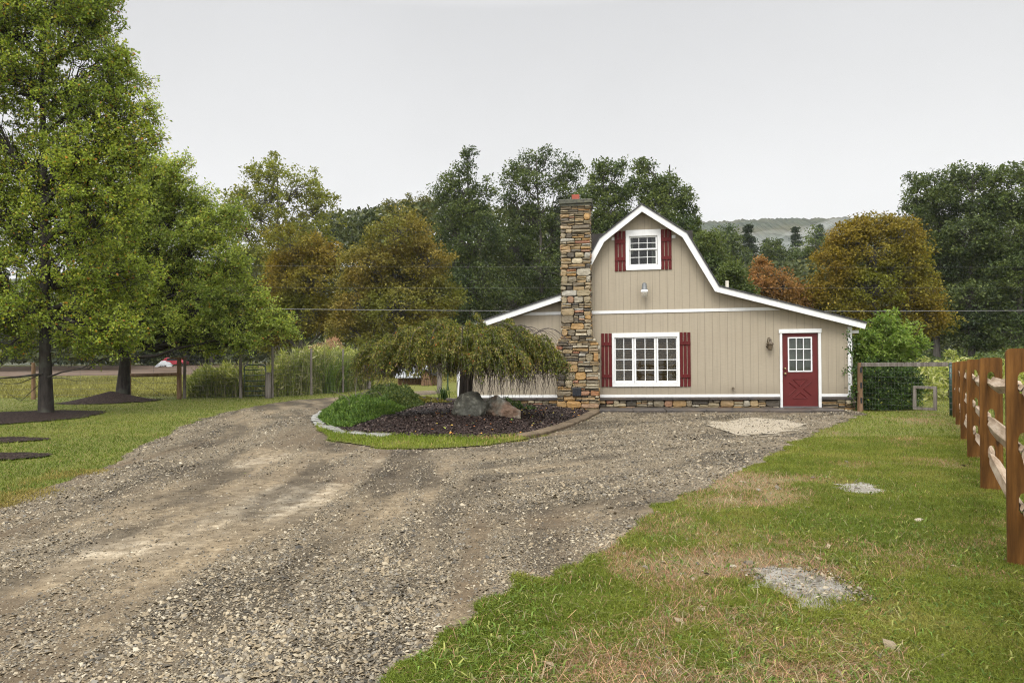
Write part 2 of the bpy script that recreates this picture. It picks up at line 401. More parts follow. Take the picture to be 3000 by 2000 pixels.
# foliage
G1 = lambda k=1.0: [(0, (.018*k,.030*k,.008*k)), (.5, (.040*k,.062*k,.014*k)), (1, (.075*k,.10*k,.022*k))]
CC = ((.62,.66,.6), (1.3,1.22,1.1))
M['maple'] = leafmat('maple_leaf', [(0, (.062,.088,.013)), (.5, (.108,.142,.018)), (.90, (.165,.19,.030)), (.985, (.19,.14,.022)), (.995, (.30,.10,.02)), (1, (.26,.09,.025))], .36, .33, .5, .8, CC, .8, 2.35)
M['maple_b'] = leafmat('maple_leaf_light', [(0, (.070,.100,.018)), (.5, (.122,.156,.027)), (.96, (.185,.21,.048)), (.993, (.22,.16,.03)), (1, (.24,.08,.025))], .36, .33, .5, .8, CC, .6, 2.35)
M['light_green'] = leafmat('light_green_leaf', [(0, (.052,.060,.010)), (.6, (.09,.096,.015)), (1, (.13,.125,.024))], .35, .5, .4, .9, ((.8,.78,.7), (1.15,1.2,1.2)), .25, 2.2)
M['brown'] = leafmat('browning_leaf', [(0, (.068,.050,.007)), (.5, (.122,.089,.012)), (1, (.185,.142,.024))], .25, .55, .3, .9, ((.66,.95,.8), (1.08,1.0,.9)), .22, 1.6)
M['olive_brown'] = leafmat('olive_brown_leaf', [(0, (.070,.058,.011)), (.5, (.118,.094,.018)), (1, (.175,.142,.036))], .25, .55, .3, .9, ((.66,.90,.75), (1.12,1.02,1.0)), .24, 1.6)
M['orange'] = leafmat('orange_leaf', [(0, (.105,.055,.016)), (.5, (.16,.085,.028)), (1, (.2,.12,.045))], .25, .55, .3, .8, ((.8,.9,.8), (1.2,1.05,1.0)), .3)
M['oak'] = leafmat('dark_oak_leaf', [(0, (.017,.026,.010)), (.5, (.032,.046,.016)), (1, (.062,.078,.025))], .28, .42, .45, .9, ((.72,.78,.8), (1.4,1.3,1.0)), .3, 2.0)
M['oak_mid'] = leafmat('mid_oak_leaf', [(0, (.022,.035,.011)), (.5, (.042,.06,.018)), (1, (.072,.094,.028))], .3, .42, .45, .9, ((.72,.78,.8), (1.4,1.25,1.0)), .3, 1.85)
M['yellow_green'] = leafmat('yellow_green_leaf', [(0, (.055,.055,.012)), (.5, (.085,.088,.02)), (1, (.13,.125,.034))], .3, .5, .35, .8, CC, .3)
M['pine'] = leafmat('pine_needle', [(0, (.014,.022,.012)), (.5, (.026,.038,.02)), (1, (.048,.062,.034))], .1, .55, .3)
M['far_wood'] = leafmat('far_wood_leaf', [(0, (.016,.022,.010)), (.5, (.034,.042,.015)), (1, (.064,.07,.024))], .2, .55, .3, .9, CC, .1, 1.7)
M['vine'] = leafmat('bright_shrub_leaf', [(0, (.06,.105,.018)), (.5, (.11,.165,.03)), (1, (.185,.235,.06))], .35, .38, .45, .7, CC, 1.2)
M['dark_shrub'] = leafmat('dark_shrub_leaf', [(0, (.016,.035,.008)), (.6, (.034,.062,.014)), (.97, (.06,.10,.02)), (1, (.25,.26,.03))], .25, .35, .5, .7, CC, 1.5)
M['juniper'] = leafmat('juniper_needle', [(0, (.026,.050,.008)), (.6, (.050,.088,.014)), (1, (.095,.135,.024))], .15, .5, .35, .7, ((.7,.75,.7), (1.2,1.2,1.1)), 2.0)
M['juniper_dark'] = leafmat('dark_juniper_needle', [(0, (.015,.026,.006)), (.6, (.034,.050,.010)), (1, (.075,.085,.018))], .12, .5, .35, .7, ((.7,.75,.7), (1.2,1.2,1.1)), 2.0)
M['cherry'] = leafmat('cherry_leaf', [(0, (.032,.048,.010)), (.35, (.075,.083,.015)), (.68, (.105,.098,.022)), (.84, (.18,.14,.052)), (.985, (.15,.18,.022)), (1, (.28,.07,.035))], .3, .4, .45, .8, ((.5,.62,.45), (1.5,1.4,1.25)), 2.3, 1.4)
M['weed'] = leafmat('weed_leaf', [(0, (.085,.105,.022)), (.5, (.145,.165,.036)), (.85, (.23,.235,.09)), (1, (.34,.32,.2))], .35, .5, .35, .6, CC, .8, 1.9)
M['weed_flower'] = paint('yellow_flower', (.6,.42,.03), .6, .1)
M['fallen'] = leafmat('fallen_leaf', [(0, (.22,.06,.02)), (.4, (.38,.14,.03)), (.7, (.42,.30,.06)), (.9, (.16,.26,.04)), (1, (.45,.42,.3))], .1, .5, .3)
t = T('forested_hill'); p = t.pos(); v = t.vor(p, .10); f = t.noise(p, .02, 4)
M['hill'] = t.done(t.pr(t.mix(t.ramp(f, [(.4, 0.0), (.6, .5)]), t.ramp(t.xyz(v)[0], [(0, (.014,.020,.012)), (1, (.038,.048,.028))]), (.07,.06,.03)), .9, None, .1))
# ------------------------------------------------------------------ layout polygons on the ground
g = lambda L: [G(*q) for q in L]
DRIVE = g([(900,2250),(1075,2000),(1275,1880),(1505,1745),(1773,1607),(1990,1454),(2168,1378),(2424,1256),(2530,1212),(2500,1200),(1755,1203),(1745,1213),
           (1700,1236),(1600,1272),(1530,1291),(1400,1309),(1250,1317),(1100,1313),(965,1290),(925,1256),(921,1232),(940,1206),(1000,1183),(1100,1168),(1200,1161),(1290,1153),
           (1278,1142),(1150,1150),(1000,1163),(860,1172),(760,1188),(640,1212),(520,1255),(430,1300),(330,1352),(170,1415),(0,1480),(-300,1600),(-700,1900),(-600,2250)])
BED = g([(922,1231),(945,1252),(1000,1270),(1060,1277),(1250,1283),(1420,1285),(1530,1279),(1620,1261),(1700,1231),(1745,1209),(1640,1190),(1345,1175),(1250,1164),(1100,1169),(1000,1184),(945,1206)])
STRIP = g([(925,1256),(965,1290),(1100,1313),(1250,1317),(1400,1309),(1530,1290),(1585,1276),(1530,1275),(1420,1281),(1250,1279),(1060,1273),(1000,1266),(945,1248),(930,1240)])
BARE1 = g([(2440,1418),(2530,1413),(2590,1425),(2578,1452),(2500,1446),(2450,1436)])
BARE2 = g([(2140,1682),(2300,1660),(2440,1688),(2530,1742),(2575,1776),(2430,1774),(2310,1742),(2190,1708)])
SAND = g([(2030,1262),(2120,1236),(2230,1228),(2330,1240),(2345,1250),(2270,1272),(2290,1280),(2160,1283),(2100,1272)])
def warp(x, y, a=.16, s=2.2, sd=5):
    return x+a*(fbm(x*s, y*s, sd)-.5)*2, y+a*(fbm(x*s, y*s, sd+40)-.5)*2
def in_drive(x, y, a=.2): return inside(DRIVE, *warp(x, y, a))
def track(x, y):                          # wheel-track streaks: 0 loose stone .. 1 packed dirt
    cx = x + 2.3 + .0115*np.maximum(y-6, 0)**2       # left track bends to the left
    s = .68*fbm(cx*1.5, y*.22, 3, 4)+.32*fbm(cx*5.5, y*.55, 13, 3)
    ang = -.62; u = x*math.cos(ang)-y*math.sin(ang); v = x*math.sin(ang)+y*math.cos(ang)
    s2 = .68*fbm(v*1.3, u*.25, 23, 4)+.32*fbm(v*5, u*.6, 27, 3)
    w = sstep(-.6, 1.6, x+ .25*(y-5))
    st = s*(1-w)+s2*w
    left = np.exp(-((cx-.1)/1.25)**2)*sstep(4.0, 6.5, y)
    near = sstep(5.5, 3.3, y)*.06
    right = sstep(-.3, 2.2, x)*sstep(4, 8, y)*.34
    return np.clip((st-.5)*2.6+.36+left*.50-near-right, 0, 1)
def mott(x, y):
    cx = x + 2.3 + .0115*np.maximum(y-6, 0)**2
    w = sstep(-.6, 1.6, x+.25*(y-5)); ang = -.62; u = x*math.cos(ang)-y*math.sin(ang); v = x*math.sin(ang)+y*math.cos(ang)
    a = fbm(cx*2.4, y*.5, 131, 5); b = fbm(v*2.4, u*.6, 137, 5)
    m = a*(1-w)+b*w
    return np.clip(.5+(m-.5)*1.7+(fbm(x*1.3, y*1.3, 141, 4)-.5)*.5+.13*sstep(0, 3, x), 0, 1)
def bare_amt(x, y):
    n = fbm(x*.9, y*.9, 61, 4)
    px_ = np.exp(-(((x-1.1)/1.5)**2+((y-4.2)/2.0)**2))*.9 + np.exp(-(((x-2.6)/.8)**2+((y-7.2)/1.4)**2))*.7
    px_ = px_ + np.exp(-(((x-.2)/.7)**2+((y-3.0)/.5)**2))*.5
    return np.clip((n-.62)*3.2+px_*sstep(.35, .62, fbm(x*2.2, y*2.2, 71, 3)+.08)*1.1, 0, 1)
# ------------------------------------------------------------------ ground sheets
def stretch(a, b, n, p): return a+(b-a)*np.linspace(0, 1, n)**p
ys = np.concatenate([np.arange(-6, 40, .5), stretch(40, 1600, 60, 2.2)])
xs = np.concatenate([-stretch(28, 1400, 34, 2.2)[::-1], np.arange(-27.5, 28, .5), stretch(28, 1400, 34, 2.2)])
X, Y = np.meshgrid(xs, ys)
Zg = gz(Y)
nx = len(xs); i, j = np.meshgrid(np.arange(nx-1), np.arange(len(ys)-1))
F = np.stack([j*nx+i, j*nx+i+1, (j+1)*nx+i+1, (j+1)*nx+i], -1).reshape(-1, 4)
ba = bare_amt(X.ravel(), Y.ravel())*(X.ravel() > -2)*(Y.ravel() < 17)
tag(npmesh('ground', np.stack([X.ravel(), Y.ravel(), Zg.ravel()], 1), F, M['lawn'], smooth=True, attrs={'bare': ba*.85}), kind='structure')
dz = lambda x, y: .004+(.020+.016*fbm(x*1.5, y*1.5, 9)-.026*track(x, y))*sstep(.0, .35, pdist(DRIVE, x, y))
wetf = lambda x, y: sstep(.55, .75, fbm(x*.6+7, y*.6, 88, 4)+.42*np.exp(-((pdist(DRIVE, x, y))/.8)**2)*sstep(2.0, -3.0, x)+.32*np.exp(-((x+4.2)/1.3)**2-((y-13)/2.5)**2))
palef = lambda x, y: sstep(.52, .70, fbm(x*1.6, y*.6, 99, 5)*.75+.26*np.exp(-((x+2.3)/.9)**2-((y-8.2)/2.6)**2))
tag(gridmask(-13, 10, 1.8, 38, .06, lambda x, y: in_drive(x, y), dz, 'gravel_driveway', M['gravel'],
    {'dirt': track, 'wet': wetf, 'pale': palef, 'mott': mott}), kind='structure')
def bedz(x, y):
    d = np.where(inside(BED, x, y), pdist(BED, x, y), 0)
    return .03+.13*sstep(0, 1.3, d)+.13*np.exp(-(((x+1.35)/1.3)**2+((y-14.2)/.9)**2))+.035*fbm(x*3, y*3, 12)*sstep(0, .3, d)
tag(gridmask(-7, 5, 10, 32, .07, lambda x, y: inside(BED, *warp(x, y, .05)), bedz, 'mulch_bed', M['mulch']), kind='structure')
tag(gridmask(-6, 3, 9, 18, .06, lambda x, y: inside(STRIP, *warp(x, y, .07)), lambda x, y: .022+0*x, 'grass_verge', M['lawn'], {'bare': lambda x, y: 0*x}), kind='structure')
tag(gridmask(4, 8, 9, 18, .05, lambda x, y: inside(SAND, *warp(x, y, .5, 3.2)), lambda x, y: .036+.012*fbm(x*4, y*4), 'sand_patch', M['sand']), kind='structure')
one = lambda v: (lambda x, y: v+0*x)
tag(gridmask(2, 8, 5, 9, .04, lambda x, y: inside(BARE1, *warp(x, y, .22, 3)), one(.008), 'bare_gravel_spot', M['grit']), kind='structure')
tag(gridmask(.5, 4, 3, 6, .03, lambda x, y: inside(BARE2, *warp(x, y, .26, 3)), one(.008), 'bare_gravel_spot', M['grit']), kind='structure')
# far land: rough pasture, ploughed field, hill
def sheet(name, poly, z, mat, c=1.0, attrs=None):
    P = np.array(poly); x0, y0 = P.min(0); x1, y1 = P.max(0)
    return tag(gridmask(x0, x1, y0, y1, c, lambda x, y: inside(poly, *warp(x, y, c*.8, .25)), lambda x, y: gz(y)+z, name, mat, attrs), kind='structure')
sheet('pasture', [(-120,31.5),(-14,31.5),(-13,37),(-5,44),(60,40),(90,60),(90,150),(-160,150)], .012, M['pasture'], .8)
sheet('ploughed_field', [(-150,66),(-24,66),(-20,128),(-170,128)], .05, M['field'], 1.0)
sheet('bare_soil', [(24,37.5),(33,37.5),(40,48),(27,48)], .05, M['field'], .6)
hx = np.linspace(-900, 1500, 1100); hy = np.array([420, 520, 620, 720, 800, 860, 900, 930, 1000])
HX, HY = np.meshgrid(hx, hy)
prof = np.interp(HY, hy, [0, .12, .3, .55, .78, .93, 1.0, 1.0, .9])
ridge = 177+9*fbm(HX*.0018, HX*0, 3)+np.interp(HX, [-900, -200, 100, 300, 1500], [-70, -60, -10, 0, 12])
rough_ = (vnoise(HX*.05, HY*.09, 4)*1.5+_h(np.round(HX*2), np.round(HY), 8)*3.2)
HZ = gz(150)+prof*ridge+rough_*sstep(0, .3, prof)
n2 = len(hx); i, j = np.meshgrid(np.arange(n2-1), np.arange(len(hy)-1))
tag(npmesh('forested_hill', np.stack([HX.ravel(), HY.ravel(), HZ.ravel()], 1), np.stack([j*n2+i, j*n2+i+1, (j+1)*n2+i+1, (j+1)*n2+i], -1).reshape(-1, 4), M['hill']), kind='structure')
# mulch rings under the maples
def mound(name, cx, cy, rx, ry, h, sd):
    def mk(x, y):
        x, y = warp(x, y, .25, 1.3, sd)
        return ((x-cx)/rx)**2+((y-cy)/ry)**2 < 1
    def zf(x, y):
        d = np.sqrt(((x-cx)/rx)**2+((y-cy)/ry)**2)
        return .012+h*np.clip(1-d, 0, 1)**1.3+.02*fbm(x*3, y*3, sd)
    return tag(gridmask(cx-rx*1.3, cx+rx*1.3, cy-ry*1.3, cy+ry*1.3, .08, mk, zf, name, M['mulch']), kind='structure')
MAP1 = G(135, 1216); MAP2 = G(360, 1173)
mound('mulch', MAP1[0]-.9, MAP1[1]-1.2, 2.7, 3.2, .16, 31)
mound('mulch', MAP2[0]+.1, MAP2[1]-1.0, 1.75, 1.9, .42, 32)
c_ = G(-50, 1292); mound('mulch', c_[0], c_[1], 1.15, .5, .06, 33)
c_ = G(-50, 1342); mound('mulch', c_[0], c_[1], .95, .5, .06, 34)
# ------------------------------------------------------------------ scattered stuff: stones, grass
rng = np.random.default_rng(7)
# unit pebble: squashed cube-sphere with 8 corners + jitter
def scatter_stones(P, size, name, mat, flat=.5, kind='stuff'):
    n = len(P); base = np.array([[0,0,1],[.9,0,.15],[.28,.86,.1],[-.73,.53,.2],[-.73,-.53,.1],[.28,-.86,.2],[0,0,-.6]])
    V = base[None]*(1+rng.uniform(-.32, .32, (n,7,1)))+rng.uniform(-.14, .14, (n,7,3))
    s = size[:,None,None]*np.stack([rng.uniform(.7,1.35,n), rng.uniform(.55,1.0,n), flat*rng.uniform(.45,1.1,n)], 1)[:,None,:]
    V = V*s
    a = rng.uniform(0, 6.28, n); tl = rng.normal(0, .35, n); t2 = rng.normal(0, .35, n)
    V[:,:,2] += V[:,:,0]*tl[:,None]+V[:,:,1]*t2[:,None]
    ca, sa = np.cos(a)[:,None], np.sin(a)[:,None]
    x = V[:,:,0]*ca-V[:,:,1]*sa; y = V[:,:,0]*sa+V[:,:,1]*ca
    V = np.stack([x, y, V[:,:,2]], -1)+P[:,None,:]
    f = np.array([[0,1,2],[0,2,3],[0,3,4],[0,4,5],[0,5,1],[6,2,1],[6,3,2],[6,4,3],[6,5,4],[6,1,5]])
    F = (np.arange(n)*7)[:,None,None]+f[None]
    return tag(npmesh(name, V.reshape(-1,3), F.reshape(-1,3), mat), kind=kind)
def frustum_pts(n, y0, y1, pw=1.0, xl=-.8, xr=.8):   # more points nearer to the viewer
    u = rng.uniform(0, 1, n)
    y = y0*(y1/y0)**(u**pw); x = y*rng.uniform(xl, xr, n)
    return x, y
x, y = frustum_pts(420000, 2.5, 21, 1.06)
k = in_drive(x, y, .22)
d = track(x, y); k &= rng.uniform(0, 1, len(x)) < np.clip(1.05-d*.95, .16, 1)
k |= (inside(BARE2, x, y) & (rng.uniform(0,1,len(x)) < .28)) | (inside(BARE1, x, y) & (rng.uniform(0,1,len(x)) < .12))
x, y = x[k], y[k]
sz = np.clip(rng.lognormal(math.log(.0082), .45, len(x)), .003, .026)*np.clip(.8+y*.035, .85, 1.5)*(1-.35*d[k])
zs_ = dz(x, y); ins_ = inside(SAND, *warp(x, y, .5, 3.2)); zs_ = np.where(ins_, .044, zs_); kk = ~ins_ | (rng.uniform(0, 1, len(x)) < .3); x, y, sz, zs_ = x[kk], y[kk], sz[kk], zs_[kk]
scatter_stones(np.stack([x, y, zs_+sz*.15], 1), sz, 'loose_gravel', M['pebble'])
x, y = frustum_pts(2600, 2.6, 9, 1.0, -.1, .72)
k = ~in_drive(x, y) & (rng.uniform(0,1,len(x)) < .12+.75*bare_amt(x, y)); x, y = x[k], y[k]
sz = np.clip(rng.lognormal(math.log(.012), .55, len(x)), .005, .05)
scatter_stones(np.stack([x, y, sz*.2+.004], 1), sz, 'stones_in_lawn', M['pebble'], .3)
# mulch chips
x = rng.uniform(-7, 3.5, 60000); y = rng.uniform(11, 24, 60000); k = inside(BED, x, y); x, y = x[k], y[k]
sz = rng.uniform(.010, .034, len(x))
scatter_stones(np.stack([x, y, bedz(x, y)+.006], 1), sz, 'mulch_chips', M['chip'], .35)
def blades(x, y, z, h, w, lean, col, seg=2):
    n = len(x); a = rng.uniform(0, 6.283, n); b = rng.uniform(0, 6.283, n)
    dx, dy = np.cos(a), np.sin(a); lx, ly = np.cos(b)*lean*h, np.sin(b)*lean*h
    P = np.stack([x, y, z], 1); W = np.stack([dx, dy, 0*dx], 1)*(w/2)[:,None]
    mid = P+np.stack([lx*.32, ly*.32, h*.62], 1); tip = P+np.stack([lx, ly, h*np.clip(1-lean*.35, .25, 1)], 1)
    if seg == 2:
        V = np.stack([P-W, P+W, mid+W*.75, mid-W*.75, tip], 1); f = np.array([[0,1,2],[0,2,3],[3,2,4]])
    else:
        V = np.stack([P-W, P+W, tip], 1); f = np.array([[0,1,2]])
    m = V.shape[1]
    F = (np.arange(n)*m)[:,None,None]+f[None]
    return V.reshape(-1,3), F.reshape(-1,3), np.repeat(col, m, 0)
def lawncol(x, y, r):
    n = fbm(x*.55, y*.55, 44, 4)[:,None]; m = fbm(x*2.5, y*2.5, 54, 3)[:,None]
    gA = np.array([.104,.138,.014]); gB = np.array([.178,.195,.026]); gC = np.array([.25,.215,.058])
    c = gA+(gB-gA)*np.clip(.45+(n-.5)*1.5+(m-.5)*1.2, 0, 1)
    c = c+(gC-c)*np.clip((m-.55)*2.0+(n-.55)*1.0, 0, .55)
    b = np.clip(bare_amt(x, y)*(x > -2), 0, 1)[:,None]
    dead = np.where(r[:,None] < .5, np.array([.36,.20,.115]), np.array([.24,.185,.09]))
    pick = (r[:,None]*7 % 1) < np.clip(b*.8+.03, 0, .75)
    return np.where(pick, dead, c)
def in_lawn(x, y):
    ok = ~in_drive(x, y, .26)
    for q in (BED, STRIP): ok &= ~inside(q, x, y)
    for q, a_ in ((BARE1, .22), (BARE2, .26)):
        wx_, wy_ = warp(x, y, a_, 3); ok &= ~(inside(q, wx_, wy_) & (rng.uniform(0,1,len(x)) > .04+np.exp(-pdist(q, wx_, wy_)/.05)))
    return ok
Vs, Fs, Cs, off = [], [], [], 0
def addb(V, F, C):
    global off
    Vs.append(V); Fs.append(F+off); Cs.append(C); off += len(V)
x, y = frustum_pts(640000, 2.5, 12, .95, -.22, .80)
k = in_lawn(x, y); b = bare_amt(x, y); k &= rng.uniform(0,1,len(x)) > b*.72; x, y = x[k], y[k]
r = rng.uniform(0,1,len(x)); cl = fbm(x*3.5, y*3.5, 91, 3)
h = (.016+.031*np.clip(cl*1.7-.35, 0, 1.3))*rng.uniform(.6, 1.5, len(x))*(1-.35*bare_amt(x, y))
addb(*blades(x, y, 0*x, h, rng.uniform(.0024, .0052, len(x))*np.clip(.75+y*.06, .8, 1.5), rng.uniform(.3, 1.5, len(x)), lawncol(x, y, r)))
x, y = frustum_pts(380000, 4.5, 34, 1.0, -.88, .85); k0 = (y > 9) | (x < -.2*y); x, y = x[k0], y[k0]
k = in_lawn(x, y); x, y = x[k], y[k]; r = rng.uniform(0,1,len(x))
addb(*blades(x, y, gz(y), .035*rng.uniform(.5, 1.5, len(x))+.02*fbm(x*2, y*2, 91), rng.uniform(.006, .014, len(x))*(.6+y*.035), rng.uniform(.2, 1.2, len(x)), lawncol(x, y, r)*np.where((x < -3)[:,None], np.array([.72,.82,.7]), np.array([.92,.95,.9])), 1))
# verge in front of the bed: thicker and brighter
n = 90000; x = rng.uniform(-6, 3, n); y = rng.uniform(9.5, 18, n); k = inside(STRIP, *warp(x, y, .07)); x, y = x[k], y[k]
c = lawncol(x, y, rng.uniform(0,1,len(x)))*np.array([1.0,1.1,1.0])
addb(*blades(x, y, .02+0*x, rng.uniform(.035, .085, len(x)), rng.uniform(.006, .012, len(x)), rng.uniform(.2, 1.1, len(x)), c))
# yellowing grass along the left edge of the drive and tufts within the gravel
x, y = frustum_pts(60000, 4.5, 9, 1.0, -.86, -.50); dd = pdist(DRIVE, x, y)
k = (dd < .5) & (rng.uniform(0,1,len(x)) < .75*np.exp(-(dd/.35)**2)*sstep(.35, .6, fbm(x*1.5, y*1.5, 15, 3))); x, y = x[k], y[k]
c = np.array([.24,.19,.05])*rng.uniform(.7, 1.25, (len(x),1))
addb(*blades(x, y, .005+0*x, rng.uniform(.02, .06, len(x)), rng.uniform(.004, .008, len(x)), rng.uniform(.4, 1.5, len(x)), c))
V = np.concatenate(Vs); F = np.concatenate(Fs); C = np.concatenate(Cs)
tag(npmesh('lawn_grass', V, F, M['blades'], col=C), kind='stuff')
# broad-leaved weeds and long dead straws in the near lawn
Vs, Fs, Cs, off = [], [], [], 0
x, y = frustum_pts(16000, 2.6, 8, 1.0, -.15, .78); k = in_lawn(x, y) & (rng.uniform(0,1,len(x)) < .25+.5*(fbm(x*2, y*2, 77, 3) > .55)); x, y = x[k], y[k]
c = np.where(rng.uniform(0,1,(len(x),1)) < .75, np.array([.10,.155,.025]), np.array([.22,.23,.06]))*rng.uniform(.75, 1.3, (len(x),1))
addb(*blades(x, y, .008+0*x, rng.uniform(.02, .055, len(x)), rng.uniform(.006, .012, len(x)), rng.uniform(.9, 2.0, len(x)), c))
x, y = frustum_pts(14000, 2.6, 8, 1.0, -.2, .6); k = in_lawn(x, y) & (rng.uniform(0,1,len(x)) < .1+.9*bare_amt(x, y)); x, y = x[k], y[k]
c = np.where(rng.uniform(0,1,(len(x),1)) < .5, np.array([.42,.24,.14]), np.array([.38,.31,.19]))*rng.uniform(.6, 1.2, (len(x),1))
addb(*blades(x, y, .006+0*x, rng.uniform(.03, .10, len(x)), rng.uniform(.002, .0038, len(x)), rng.uniform(1.2, 2.6, len(x)), c))
tag(npmesh('lawn_weeds', np.concatenate(Vs), np.concatenate(Fs), M['blades'], col=np.concatenate(Cs)), kind='stuff')
# rough pasture grass
Vs, Fs, Cs, off = [], [], [], 0
n = 120000; x, y = frustum_pts(n, 31.5, 62, 1.0, -.85, .85)
k = (inside([(-120,31.5),(-14,31.5),(-13,37),(-5,44),(60,40),(90,60),(90,150),(-160,150)], x, y)); x, y = x[k], y[k]
c = np.array([.175,.165,.04])*(.55+.9*fbm(x*.4, y*.4, 5, 3))[:,None]*rng.uniform(.7, 1.3, (len(x),1))
addb(*blades(x, y, gz(y), rng.uniform(.08, .30, len(x)), rng.uniform(.03, .06, len(x)), rng.uniform(.2, .9, len(x)), c, 1))
n = 70000; x = rng.uniform(8, 60, n)**1.0; y = rng.uniform(6, 44, n)
fx = lambda yy: 3.26+(yy-4.5)*.60+.7
k = (x > fx(y)) & (x < y*.85+1) & ((y > 18.5) | (x > fx(y))); x, y = x[k], y[k]
c = np.array([.16,.18,.044])*(.6+.8*fbm(x*.6, y*.6, 5, 3))[:,None]*rng.uniform(.7, 1.3, (len(x),1))
addb(*blades(x, y, gz(y), rng.uniform(.10, .45, len(x)), rng.uniform(.010, .03, len(x)), rng.uniform(.2, .9, len(x)), c, 2))
tag(npmesh('rough_grass', np.concatenate(Vs), np.concatenate(Fs), M['blades'], col=np.concatenate(Cs)), kind='stuff')
# ------------------------------------------------------------------ leaves and trees
def leaves(P, size, r, up=.5, aspect=.55, dirs=None, fold=.18, droop=0.0):
    n = len(P); s = size*r.uniform(.65, 1.3, n)[:,None]
    N = r.normal(0, 1, (n,3)); N[:,2] = np.abs(N[:,2])*.6+up; N /= np.linalg.norm(N, axis=1)[:,None]
    D = r.normal(0, 1, (n,3)) if dirs is None else dirs+r.normal(0, .55, (n,3))
    D[:,2] -= droop
    D -= N*(D*N).sum(1)[:,None]; D /= (np.linalg.norm(D, axis=1)[:,None]+1e-9)
    S = np.cross(N, D)
    a = P; c = P+D*s
    m = P+D*s*.45
    b = m+S*s*aspect*.5+N*s*fold; d = m-S*s*aspect*.5+N*s*fold
    V = np.stack([a, b, c, d], 1)
    f = np.array([[0,1,2],[0,2,3]])
    return V.reshape(-1,3), ((np.arange(n)*4)[:,None,None]+f[None]).reshape(-1,3)
def bend(a, b, r, sag=.12, k=5, jit=.06):
    a = np.asarray(a, float); b = np.asarray(b, float); t = np.linspace(0, 1, k)[:,None]
    L = np.linalg.norm(b-a); P = a+(b-a)*t
    o = r.normal(0, jit, (k,3))*L; o[0] = 0; o[-1] = 0
    P = P+o; P[:,2] += (np.sin(t[:,0]*math.pi)*sag*L)
    return P
